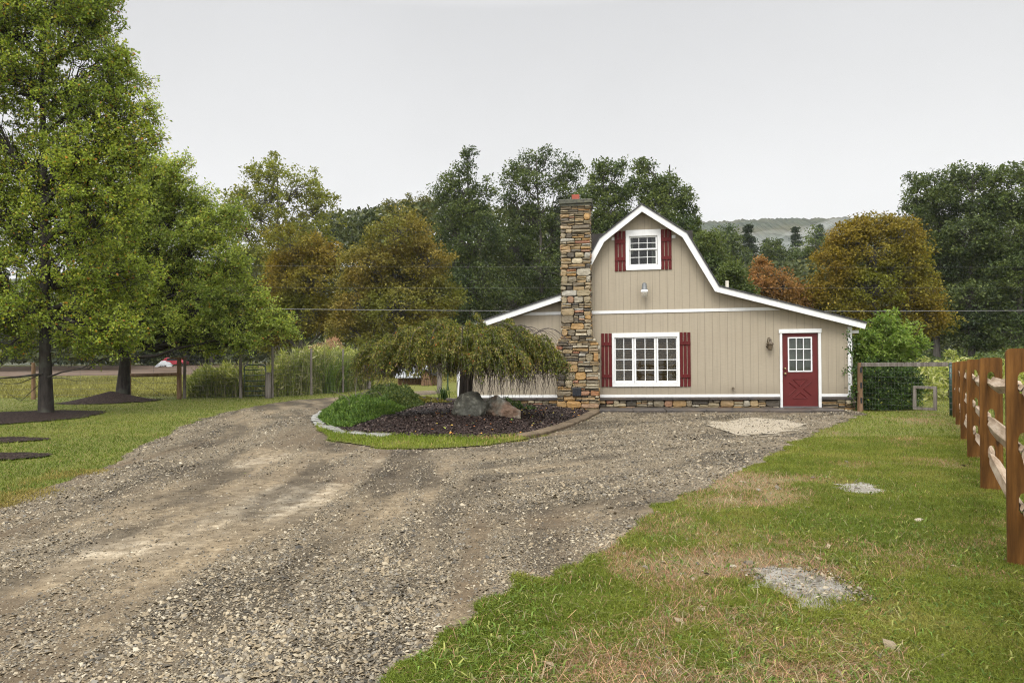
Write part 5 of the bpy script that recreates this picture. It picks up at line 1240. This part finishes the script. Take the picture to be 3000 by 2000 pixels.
for pxy, rad, nm in (((2299.5,1079.5), .028, 'deadbolt'), ((2300,1094.5), .034, 'knob')):
    s_, z_ = fp(*pxy); MB().lathe([(rad*.9,-.02),(rad,-.005),(rad*.4,.0),(rad*.4,.03),(rad*.8,.036),(rad*.85,.05),(rad*.4,.062)], (s_, .0, z_), 16, 'y').build(nm, M['brass'], dob, smooth=True)
# ---- lamps and small fittings
s_, z_ = fp(1887, 850)
lamp = empty('barn_light', (s_, -.20, z_)); lamp.parent = house; lamp['label'] = 'grey bell shaped yard light with clear lens'
MB().lathe([(.02,.19),(.05,.17),(.062,.15),(.072,.02),(.092,-.0),(.0925,-.015)], (0,0,0), 20).build('housing', M['zinc'], lamp, smooth=True)
MB().lathe([(.096,-.016),(.10,-.08),(.09,-.082)], (0,0,0), 20).build('reflector', M['reflector'], lamp, smooth=True)
MB().lathe([(.098,-.084),(.10,-.10),(.088,-.20),(.05,-.215)], (0,0,0), 20).build('lens', M['lens'], lamp, smooth=True)
MB().tube([(0,.20,.12),(0,.1,.12),(0,.02,.13)], .02, 8).build('arm', M['zinc'], lamp)
s_, z_ = fp(2253, 1012)
lan = empty('wall_lantern', (s_, -.13, z_)); lan.parent = house; lan['label'] = 'bronze carriage lantern left of the door'
MB().lathe([(.02,-.135),(.055,-.125),(.075,.02),(.078,.03)], (0,0,0), 6).build('lantern_body', M['bronze'], lan)
MB().lathe([(.098,.032),(.10,.045),(.05,.10),(.03,.13),(.045,.15),(.02,.19),(.005,.20)], (0,0,0), 6).build('lantern_roof', M['bronze'], lan)
m = MB(); m.tube([(-.03,.13,-.02),(-.05,.10,.10),(-.04,.05,.21),(-.0,.02,.215),(0,0,.19)], .012, 8); m.lathe([(.055,-.13),(.05,-.115),(.02,-.11)], (-.03,0,-.02), 14, 'y'); m.build('bracket', M['bronze'], lan)
s_, z_ = fp(2146, 1138)
m = MB(); m.tube([(s_,0,z_),(s_,-.08,z_),(s_+.01,-.10,z_-.05)], .016, 8); m.lathe([(.04,.085),(.04,.095)], (s_,0,z_+.0), 12, 'y'); m.tube([(s_-.03,-.06,z_+.035),(s_+.03,-.06,z_+.035)], .009, 6); m.build('spigot', M['bronze'], house)
s_, z_ = fp(2470, 1093)
m = MB(); m.tube([(s_,0,z_),(s_,-.06,z_),(s_-.01,-.075,z_-.04)], .018, 8); m.lathe([(.035,.05),(.035,.062)], (s_,0,z_), 12, 'y'); m.build('spigot', M['bronze'], house)
s_, z_ = fp(2130, 840, 1.4)
MB().lathe([(.05,-.25),(.05,.18),(.04,.18),(.04,.10)], (s_,1.4,z_), 14).build('vent_pipe', M['pvc_pipe'], house)
# ------------------------------------------------------------------ split-rail fence on the right
def post_mesh(w, th, h, holes, hw=.062):
    m = MB(); zs = sorted(holes); ops = []
    n = 6; ss_ = [-w/2]+[-hw/2+hw*i/n for i in range(n+1)]+[w/2]
    def top(s_):                           # shoulders rounded
        e = (abs(s_)-(w/2-.03))/.03; return h-(.03*(1-math.sqrt(max(0, 1-e*e))) if e > 0 else 0)
    ss_ = sorted(set(ss_+[-w/2+.008, -w/2+.018, -w/2+.03, w/2-.03, w/2-.018, w/2-.008]))
    def hole(s_, zc):
        if abs(s_) > hw/2+1e-9: return None
        e = math.sqrt(max(0, 1-(s_/(hw/2))**2)); return zc-.07+.03*(1-e)-.0, zc+.04+.035*e
    for y, fl in ((-th/2, 0), (th/2, 1)):
        for a, b in zip(ss_[:-1], ss_[1:]):
            lo = [-.1, -.1]
            for zc in zs:
                ha, hb = hole(a, zc), hole(b, zc)
                if ha and hb:
                    q = [(a,y,lo[0]),(b,y,lo[1]),(b,y,hb[0]),(a,y,ha[0])]; m.poly(q[::-1] if fl else q); lo = [ha[1], hb[1]]
            q = [(a,y,lo[0]),(b,y,lo[1]),(b,y,top(b)),(a,y,top(a))]; m.poly(q[::-1] if fl else q)
    for a, b in zip(ss_[:-1], ss_[1:]):
        m.poly([(a,-th/2,top(a)),(b,-th/2,top(b)),(b,th/2,top(b)),(a,th/2,top(a))])
        for zc in zs:
            ha, hb = hole(a, zc), hole(b, zc)
            if ha and hb:
                m.poly([(a,-th/2,ha[0]),(b,-th/2,hb[0]),(b,th/2,hb[0]),(a,th/2,ha[0])]); m.poly([(b,-th/2,hb[1]),(a,-th/2,ha[1]),(a,th/2,ha[1]),(b,th/2,hb[1])])
    for s_ in (-w/2, w/2): m.poly([(s_,-th/2,-.1),(s_,th/2,-.1),(s_,th/2,top(s_)),(s_,-th/2,top(s_))][::(1 if s_ > 0 else -1)])
    for zc in zs:                          # hole sides
        for s_ in (-hw/2, hw/2):
            lo_, hi_ = hole(s_, zc); m.poly([(s_,-th/2,lo_),(s_,th/2,lo_),(s_,th/2,hi_),(s_,-th/2,hi_)][::(-1 if s_ > 0 else 1)])
    return m
fence = empty('split_rail_fence', (3.35, 4.5, 0), 0, 'orange brown split rail fence with pale rails running away along the right edge', 'fence')
FP = []
for lx, by, hpx in ((2950,1650,629),(2873,1433,385),(2834,1343,290),(2815,1290,233),(2799,1243,184),(2791,1222,161)):
    gx, gy = G(lx, by); FP.append([gx, gy, hpx*gy/FPX])
d_ = np.array([FP[1][0]-FP[0][0], FP[1][1]-FP[0][1]]); FP.insert(0, [FP[0][0]-d_[0], FP[0][1]-d_[1], 1.40])
FP = np.array(FP); PW = .19; HO_ = (1.175, .785, .40)
dirs = np.gradient(FP[:,:2], axis=0); cen = []
for (gx, gy, h), dv in zip(FP, dirs):
    dv = dv/np.linalg.norm(dv); ang = math.atan2(dv[1], dv[0])-math.pi/2; right = np.array([dv[1], -dv[0]])
    c_ = np.array([gx, gy])+right*PW/2; cen.append((c_, ang))
    m = post_mesh(PW+rs.uniform(-.008,.008), .085, h, [z*h/1.40 for z in HO_])
    o = m.build('post', M['post'], fence); o.location = (c_[0]-3.35, c_[1]-4.5, 0); o.rotation_euler = (0,0,ang)
def rail_mesh(L_, r):
    t_ = np.array([0, .10, .24, .5, .77, .90, 1.0]); k = len(t_); x_ = (t_-.5)*L_; n = 5
    en = np.array([.0, .25, .85, 1, .9, .25, .0]); hh = .024+.040*en; ww = .019+.033*en
    kink = np.cumsum(r.normal(0, .009, k)); kz = r.normal(0, .007, k); kink[0] = kz[0] = kz[-1] = 0; kink -= kink[-1]*t_
    rot = r.uniform(-.35, .35)
    prof = np.array([[-.92,.55],[.35,1.0],[1.0,-.15],[.30,-1.0],[-.80,-.72]])*(1+r.normal(0, .10, (n,1)))
    c, s_ = math.cos(rot), math.sin(rot); V = np.zeros((k,n,3))
    for i in range(k):
        p = prof*np.array([ww[i], hh[i]]); f_ = en[i]
        V[i,:,0] = x_[i]; V[i,:,1] = p[:,0]*(1-f_)+(p[:,0]*c-p[:,1]*s_)*f_+kink[i]; V[i,:,2] = p[:,1]*(1-f_)+(p[:,0]*s_+p[:,1]*c)*f_+kz[i]-.012*math.sin(t_[i]*math.pi)
    i_ = np.arange(k-1)[:,None]*n; q = np.arange(n)[None]; q2 = (q+1) % n
    F = np.stack([i_+q, i_+n+q, i_+n+q2, i_+q2], -1).reshape(-1,4); e = (k-1)*n
    F = np.concatenate([F, [[0,1,2,3],[0,3,4,4],[e+3,e+2,e+1,e],[e+4,e+4,e+3,e]]])
    F = F[[len(set(f)) == 4 for f in F.tolist()]]
    return V.reshape(-1,3), F
rnp = np.random.default_rng(17)
for q in range(len(FP)-1):
    (ca, _), (cb_, _) = cen[q], cen[q+1]; dv = cb_-ca; L_ = np.linalg.norm(dv); ang = math.atan2(dv[1], dv[0]); sd = np.array([-dv[1], dv[0]])/L_
    for e, z in enumerate(HO_):
        V, F = rail_mesh(L_+.05, rnp); o = npmesh('rail', V, F, M['rail'], fence)
        mid_ = (ca+cb_)/2; za, zb_ = z*FP[q,2]/1.40, z*FP[q+1,2]/1.40
        alt = .012 if q % 2 else -.012
        o.location = (mid_[0]-3.35+sd[0]*alt, mid_[1]-4.5+sd[1]*alt, (za+zb_)/2-.04+alt); o.rotation_euler = (0, -math.atan2(zb_-za, L_), ang)
# ------------------------------------------------------------------ wire runs and old fences
def wirenet(A, p, q, zs, nv, rad=.004):
    p = np.array(p, float); q = np.array(q, float)
    for z in zs:
        P = np.stack([p+(q-p)*t_ for t_ in np.linspace(0, 1, 5)]); P[:,2] += z-.015*np.sin(np.linspace(0, 3.14, 5)); A.tube(P, rad, 3)
    for t_ in np.linspace(0, 1, nv+2)[1:-1]:
        b = p+(q-p)*t_; A.tube(np.stack([b+[0,0,zs[0]], b+[0,0,zs[-1]]]), rad*.8, 3)
def roundpost(name, px_, pyb, pyt, wpx, mat, parent, org, Y=None, sd=0):
    if Y is None: x, y = G(px_, pyb)
    else: x, y = at(px_, 1065, Y)[0], Y
    z0 = float(gz(y)); a = at(px_, pyt, y); w = wpx*y/FPX/2; r = random.Random(sd)
    m = MB(); lean = (a[0]-x)
    m.tube([(0,0,-.1),(lean*.3,0,(a[2]-z0)*.3),(lean*.75+r.uniform(-.01,.01),0,(a[2]-z0)*.75),(lean,0,a[2]-z0)], [w*1.08, w, w*.96, w*.9], 9)
    o = m.build(name, mat, parent); o.location = (x-org[0], y-org[1], z0-org[2]); return (x, y, z0, a[2]-z0)
# tall deer fence beside the gate
o_ = G(798, 1165); org = (o_[0], o_[1], 0)
df = empty('wire_fence', org, 0, 'tall wire fence on slim grey posts in front of the high weeds', 'fence')
pp = [roundpost('post', p, b, t_, w, M['grey_wood'], df, org, sd=i) for i, (p, b, t_, w) in enumerate(((541,1167,1019,9),(705,1166,1014,9),(798,1165,1012,7),(912,1157,1020,7),(1005,1150,1022,6),(1082,1143,1025,9)))]
for a, b in ((0,1),(2,3),(3,4),(4,5)):
    if a in (0, 2): A = Acc()
    wirenet(A, np.array(pp[a][:3])-org, np.array(pp[b][:3])-org, np.linspace(.05, 2.0, 13), 14, .0035)
    if a in (0, 4): npmesh('wire_mesh', *A.get(), M['wire'], df)
gp_ = roundpost('gate_post', 785, 1166, 1090, 17, M['grey_wood'], df, org, sd=9)
g0 = at(716, 1065, pp[1][1])[0]; g1 = at(788, 1065, pp[1][1])[0]-.13; gy_ = pp[1][1]-.02
gate = empty('metal_gate', (g0, gy_, 0), 0, 'narrow dark green tubular gate with six bars and rounded top corners', 'gate')
GW = g1-g0; GH = at(750, 1068, gy_)[2]; m = MB(); rc = .16
m.tube([(0,0,.08),(0,0,GH-rc),(.02,0,GH-rc*.45),(.07,0,GH-.04),(rc,0,GH),(GW/2,0,GH),(GW-rc,0,GH),(GW-.07,0,GH-.04),(GW-.02,0,GH-rc*.45),(GW,0,GH-rc),(GW,0,.08)], .026, 8); m.build('gate_frame', M['green_metal'], gate, smooth=True)
for z in (.10, .30, .50, .73, .96, 1.20):
    MB().tube([(.02,0,z),(GW-.02,0,z+.012)], .019, 8).build('bar', M['green_metal'], gate, smooth=True)
for z in (.35, 1.05): MB().tube([(GW+.02,0,z),(GW+.12,0,z)], .018, 6).build('hinge', M['black_iron'], gate)
# pasture fence with timber brace
o_ = G(525, 1169); org = (o_[0], o_[1], 0)
pf = empty('pasture_fence', org, 0, 'brown timber post and rail brace with pasture wires behind the smaller maple', 'fence')
p3 = [roundpost('post', 525, 1169, 1050, 13, M['brown_wood'], pf, org, sd=3), roundpost('post', 378, 1168, 1046, 12, M['brown_wood'], pf, org, sd=4), roundpost('post', 98, 1170, 1062, 11, M['brown_wood'], pf, org, sd=5)]
x0, y0 = p3[0][0], p3[0][1]; x1, y1 = p3[1][0], p3[1][1]
MB().tube([(x1-org[0],y1-org[1]-.08,1.02),(x0-org[0],y0-org[1]-.08,1.05)], .075, 9).build('rail', M['brown_wood'], pf)
MB().box(-.34, .26, -.12, .12, p3[0][3]-.02, p3[0][3]+.05).build('cap_board', M['brown_wood'], pf, .01)
A = Acc(); far_ = np.array([-40, y1+.5, 0])
P3 = [np.array(q[:3]) for q in p3]
for a, b in ((P3[0], P3[1]), (P3[1], P3[2]), (P3[2], np.array([P3[2][0]-14, P3[2][1]+.3, 0])), (P3[0], np.array(pp[0][:3]))): wirenet(A, a-org, b-org, (.2,.45,.7,.95,1.2,1.45), 1, .006)
A.tube(np.stack([P3[1]-org+[0,-.05,.98], P3[0]-org+[-.5,-.05,.1]]), .008, 4)
npmesh('wire', *A.get(), M['wire'], pf)
# posts seen below the weeping tree
o_ = G(1287, 1152); wp = empty('wooden_post', (o_[0], o_[1], 0), 0, 'thick weathered post seen under the left side of the weeping tree', 'post')
roundpost('post', 1287, 1152, 1072, 15, M['grey_wood'], wp, (o_[0], o_[1], 0), sd=12)
o_ = G(1312, 1144); wp = empty('steel_post', (o_[0], o_[1], 0), 0, 'thin dark steel post with a wire rail beside the weeping tree trunk', 'post')
q = roundpost('post', 1312, 1144, 1085, 4, M['green_metal'], wp, (o_[0], o_[1], 0), sd=13)
A = Acc(); A.tube(np.array([[-.6,0,1.18],[0,0,1.2],[1.4,0,1.2]]), .02, 5); A.tube(np.array([[-.6,0,.9],[0,0,.9],[1.4,0,.92]]), .008, 4); npmesh('rail', *A.get(), M['grey_wood'], wp)
# rail and wire fence from the house shrub to the green post
o_ = G(2520, 1205); org = (o_[0], o_[1], 0)
rf = empty('wire_fence', org, 0, 'grey top rail and wire fence holding a small square wooden frame', 'fence')
roundpost('post', 2520, 1205, 1062, 15, M['brown_wood'], rf, org, sd=14)
gpx, gpy = G(2786, 1218); zt_ = at(2640, 1066, 17)[2]
hole_m = MB()
for py_ in (1083, 1128, 1172): 
    z_ = at(2520, py_, o_[1])[2]; hole_m.box(-.022, .022, -.075, -.06, z_-.07, z_+.07)
hole_m.build('post_hole', M['black_iron'], rf)
dx_, dy_ = gpx-org[0], gpy-org[1]; an_ = math.atan2(dy_, dx_); L_ = math.hypot(dx_, dy_)
rl = MB(); rl.box(0.05, L_-.05, -.03, .03, zt_-.06, zt_+.035, .006, rs); o = rl.build('top_rail', M['grey_wood'], rf, .006); o.rotation_euler = (0,0,an_)
A = Acc(); wirenet(A, (0,0,0), (dx_, dy_, 0), np.linspace(.08, 1.2, 9), 26, .0017); npmesh('wire_mesh', *A.get(), M['wire'], rf)
f0, f1 = .615*L_, .86*L_; z0_, z1_ = at(2716, 1198, 17)[2], at(2716, 1129, 17)[2]
m = MB(); fr4(m, f0, f1, z0_, z1_, .065, -.05, .01); o = m.build('wooden_frame', M['grey_wood'], rf, .006); o.rotation_euler = (0,0,an_)
gpo = empty('steel_post', (gpx, gpy, 0), 0, 'dark green steel gate post at the far end of the split rail fence', 'post')
MB().tube([(0,0,-.1),(0,0,.7),(0,0,1.24)], .032, 10).build('post', M['green_metal'], gpo, smooth=True)
MB().lathe([(.036,1.235),(.036,1.26),(.015,1.28)], (0,0,0), 10).build('post_cap', M['wire'], gpo)
for z in np.linspace(.15, 1.15, 8): MB().lathe([(.037,z),(.037,z+.025)], (0,0,0), 8).build('wire_tie', M['wire'], gpo)
# ------------------------------------------------------------------ small animal shelters beyond the drive
sx_, sy_, _ = at(1213, 1065, 41.5); sz0 = float(gz(41.5))
sh = empty('animal_shelter', (sx_, sy_, sz0), .2, 'small shelter with a whitish sloping roof seen under the weeping tree', 'shed')
m = MB(); m.box(-.95, .75, -.2, 1.4, 0, .75); m.build('wall', M['brown_wood'], sh)
m = MB(); m.prism([(0,0),(1,0),(1,1),(0,1)], 0, 1); m = MB()
pts = [(-1.15,-.65,.42),(.95,-.65,.42),(.75,.9,1.75),(-.85,.9,1.75)]; up_ = [(x,y,z+.06) for x, y, z in pts]
b = 0; m.v = pts+up_; m.f = [(3,2,1,0),(4,5,6,7),(0,1,5,4),(1,2,6,5),(2,3,7,6),(3,0,4,7)]; m.build('roof', M['tarp'], sh)
MB().tube([(-.2,-.15,.86),(-.1,.9,1.82)], .04, 6).build('roof_seam', M['grey_wood'], sh)
kx, ky, _ = at(1256, 1065, 40.3); kn = empty('kennel', (kx, ky, float(gz(40.3))), -.25, 'little wooden kennel with a dark pitched roof right of the whitish shelter', 'kennel')
m = MB(); wall_mesh(m, -.34, .34, 0, lambda s_: .62+.0*s_, [(-.13, .13, -.01, .42)], -.4, .05); m.prism([(-.34,.62),(.34,.62),(0,.88)], -.4, .4); m.box(-.34, .34, -.35, .4, .02, .60); m.build('wall', M['brown_wood'], kn)
m = MB(); m.prism([(-.48,.58),(0,.90),(0,.95),(-.50,.62)], -.5, .5); m.prism([(0,.90),(.48,.58),(.50,.62),(0,.95)], -.5, .5); m.build('roof', M['roof'], kn)
# red vehicle and white tarp across the field
vy = 112.0; vx, _, _ = at(513, 1065, vy); car = empty('red_vehicle', (vx, vy, float(gz(vy))), .1, 'small red vehicle parked at the far side of the ploughed field', 'vehicle')
m = MB(); m.prism([(-1.9,.35),(1.9,.35),(1.95,.8),(1.1,.95),(.6,1.45),(-1.1,1.5),(-1.7,1.0),(-1.95,.9)], -.8, .8); m.build('body', M['red_car'], car, .06)
m = MB(); m.prism([(-1.0,1.0),(.85,1.0),(.5,1.38),(-.9,1.4)], -.815, -.805); m.build('window', M['black_iron'], car)
for x_ in (-1.2, 1.2):
    for y_ in (-.8, .8): MB().lathe([(.2,-.11),(.34,-.10),(.34,.10),(.2,.11)], (x_, y_, .34), 14, 'y').build('wheel', M['rubber'], car)
r = np.random.default_rng(3); tx0, _, _ = at(482, 1065, vy-4); xs_ = np.linspace(-1.3, 1.3, 14); ys_ = np.linspace(-.7, .7, 8); XX, YY = np.meshgrid(xs_, ys_)
ZZ = np.clip(.95*(1-(XX/1.35)**2*.8-(YY/.75)**2*.9), 0, 1)+r.normal(0, .05, XX.shape); i, j = np.meshgrid(np.arange(13), np.arange(7))
o = npmesh('white_tarp', np.stack([XX.ravel(), YY.ravel(), np.maximum(ZZ.ravel(), .02)], 1), np.stack([j*14+i, j*14+i+1, (j+1)*14+i+1, (j+1)*14+i], -1).reshape(-1,4), M['tarp']); o.location = (tx0, vy-4, float(gz(vy-4))+.05)
tag(o, 'white tarpaulin heap left of the red vehicle across the field', 'tarpaulin')
# ------------------------------------------------------------------ overhead cables
for lab, pyl, pyr, Yc, rad in (('lowest and thickest overhead cable, passing behind the house', 892, 909, 40, .020), ('thin overhead wire crossing half way up the oaks', 842, 842, 44, .004), ('topmost thin overhead wire across the oaks', 776, 784, 44, .004)):
    a = np.array(at(-600, pyl-8, Yc)); b = np.array(at(3500, pyr-2, Yc)); t_ = np.linspace(0, 1, 40)[:,None]; P = a+(b-a)*t_; P[:,2] -= .30*np.sin(t_[:,0]*math.pi)*(1 if rad > .01 else .5)
    V, F = tube_np(P-a, rad, 5); o = npmesh('overhead_cable', V, F, M['cable']); o.location = tuple(a); tag(o, lab, 'cable', 'overhead cables')
# ------------------------------------------------------------------ haze
m = MB(); m.box(-1420, 1520, -30, 1620, -1.2, 232)
t = T('haze_air'); pv = t.n('ShaderNodeVolumePrincipled', {'Color': (.93,.96,1.0,1), 'Density': .00013, 'Anisotropy': .2}); t.nt.links.new(pv.outputs[0], t.out.inputs['Volume'])
tag(m.build('haze', t.m), kind='stuff')
# ------------------------------------------------------------------ drifting mist below the hill top
bm = bmesh.new(); r = random.Random(6)
for px_, py_, Yq, rx, ry in ((2180,720,640,150,34),(2250,705,650,70,26),(2290,735,640,120,36),(2330,690,660,40,20),(2395,668,700,50,13),(2440,655,720,34,11),(2150,745,620,120,30),(2370,730,650,90,30)):
    c = at(px_, py_, Yq); k_ = Yq/FPX
    bmesh.ops.create_icosphere(bm, subdivisions=3, radius=1, matrix=Matrix.Translation(c) @ Matrix.Rotation(r.uniform(-.35,.1), 4, 'Y') @ Matrix.Diagonal((rx*k_, 36, ry*k_, 1)))
me = bpy.data.meshes.new('mist'); bm.to_mesh(me); bm.free()
t = T('mist_air'); pv = t.n('ShaderNodeVolumePrincipled', {'Color': (.95,.97,1.0,1), 'Density': .0030, 'Anisotropy': .1}); t.nt.links.new(pv.outputs[0], t.out.inputs['Volume'])
tag(link('mist', me, t.m), kind='stuff')
# ------------------------------------------------------------------ light and sky
w = bpy.data.worlds.new('World'); SC.world = w; w.use_nodes = True; nt = w.node_tree; nt.nodes.clear()
N = nt.nodes.new; Lk = nt.links.new
SUN_EL, SUN_AZ = R(52), R(200)            # behind the camera, a little left
sky = N('ShaderNodeTexSky'); sky.sky_type = 'NISHITA'; sky.sun_disc = False; sky.sun_elevation = SUN_EL; sky.sun_rotation = SUN_AZ
hs = N('ShaderNodeHueSaturation'); hs.inputs['Saturation'].default_value = .15; Lk(sky.outputs[0], hs.inputs['Color'])
tc = N('ShaderNodeTexCoord'); sp = N('ShaderNodeSeparateXYZ'); Lk(tc.outputs['Generated'], sp.inputs[0])
rp = N('ShaderNodeValToRGB'); Lk(sp.outputs[2], rp.inputs[0]); e = rp.color_ramp.elements
e[0].position = 0; e[0].color = (.345,.345,.343,1); e[1].position = 1; e[1].color = (1,1,1,1)
for p_, c_ in ((.22, (.340,.340,.341,1)), (.46, (.275,.276,.281,1)), (.62, (.75,.75,.76,1))):
    q = e.new(p_); q.color = c_
nz = N('ShaderNodeTexNoise'); nz.inputs['Scale'].default_value = 2.2; nz.inputs['Detail'].default_value = 4; Lk(tc.outputs['Generated'], nz.inputs['Vector'])
mr = N('ShaderNodeMapRange'); mr.inputs['To Min'].default_value = .88; mr.inputs['To Max'].default_value = 1.12; Lk(nz.outputs[0], mr.inputs[0])
mm_ = N('ShaderNodeMix'); mm_.data_type = 'RGBA'; mm_.blend_type = 'MULTIPLY'; mm_.inputs[0].default_value = 1; Lk(rp.outputs[0], mm_.inputs[6]); Lk(mr.outputs[0], mm_.inputs[7])
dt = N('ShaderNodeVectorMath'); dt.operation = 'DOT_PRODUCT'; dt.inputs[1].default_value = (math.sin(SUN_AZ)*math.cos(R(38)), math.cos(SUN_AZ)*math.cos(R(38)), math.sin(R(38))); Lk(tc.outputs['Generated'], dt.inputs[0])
gl_ = N('ShaderNodeMapRange'); gl_.inputs['From Min'].default_value = .1; gl_.inputs['From Max'].default_value = 1; gl_.inputs['To Min'].default_value = 1; gl_.inputs['To Max'].default_value = 2.4; Lk(dt.outputs['Value'], gl_.inputs[0])  # sky glow behind the camera, added to brighten facade and foliage
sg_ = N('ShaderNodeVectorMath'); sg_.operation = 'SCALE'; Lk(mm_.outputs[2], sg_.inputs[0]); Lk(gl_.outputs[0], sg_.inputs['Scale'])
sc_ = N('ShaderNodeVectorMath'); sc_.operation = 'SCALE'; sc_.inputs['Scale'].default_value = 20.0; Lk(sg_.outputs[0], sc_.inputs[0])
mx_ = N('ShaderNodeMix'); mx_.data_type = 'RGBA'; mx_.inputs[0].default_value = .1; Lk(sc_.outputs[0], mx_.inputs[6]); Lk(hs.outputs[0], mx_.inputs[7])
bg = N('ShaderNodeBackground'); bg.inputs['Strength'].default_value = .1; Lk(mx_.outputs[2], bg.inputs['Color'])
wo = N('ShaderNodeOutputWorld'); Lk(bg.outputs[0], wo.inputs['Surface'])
sl = bpy.data.lights.new('sun', 'SUN'); sl.energy = 1.5; sl.angle = R(25); sl.color = (1,.97,.92)
so = bpy.data.objects.new('sun', sl); COL.objects.link(so)
sd_ = Vector((math.sin(SUN_AZ)*math.cos(SUN_EL), math.cos(SUN_AZ)*math.cos(SUN_EL), math.sin(SUN_EL)))
so.rotation_euler = sd_.to_track_quat('Z', 'Y').to_euler()
# ------------------------------------------------------------------ camera and render
cam = bpy.data.cameras.new('camera'); cam.sensor_width = 36; cam.lens = 36*FPX/3000; cam.shift_y = (HOR-1000)/3000; cam.clip_end = 6000; cam.clip_start = .05
co = bpy.data.objects.new('camera', cam); COL.objects.link(co)
co.matrix_world = Matrix.Translation((0,0,EYE)) @ Matrix.Rotation(R(90), 4, 'X') @ Matrix.Rotation(-ROLL, 4, 'Z')
SC.camera = co; SC.cycles.pixel_filter_type = 'BLACKMAN_HARRIS'; SC.cycles.filter_width = 1.15; SC.cycles.use_denoising = True; SC.cycles.denoising_prefilter = 'NONE'; SC.cycles.denoising_input_passes = 'RGB_ALBEDO_NORMAL'
vs = SC.view_settings; vs.view_transform = 'Standard'; vs.look = 'None'; vs.exposure = .38; vs.gamma = 1; vs.use_curve_mapping = False
cy = SC.cycles; cy.max_bounces = 7; cy.diffuse_bounces = 3; cy.glossy_bounces = 3; cy.transmission_bounces = 5; cy.transparent_max_bounces = 10; cy.volume_bounces = 1
cy.caustics_reflective = False; cy.caustics_refractive = False; cy.volume_max_steps = 64
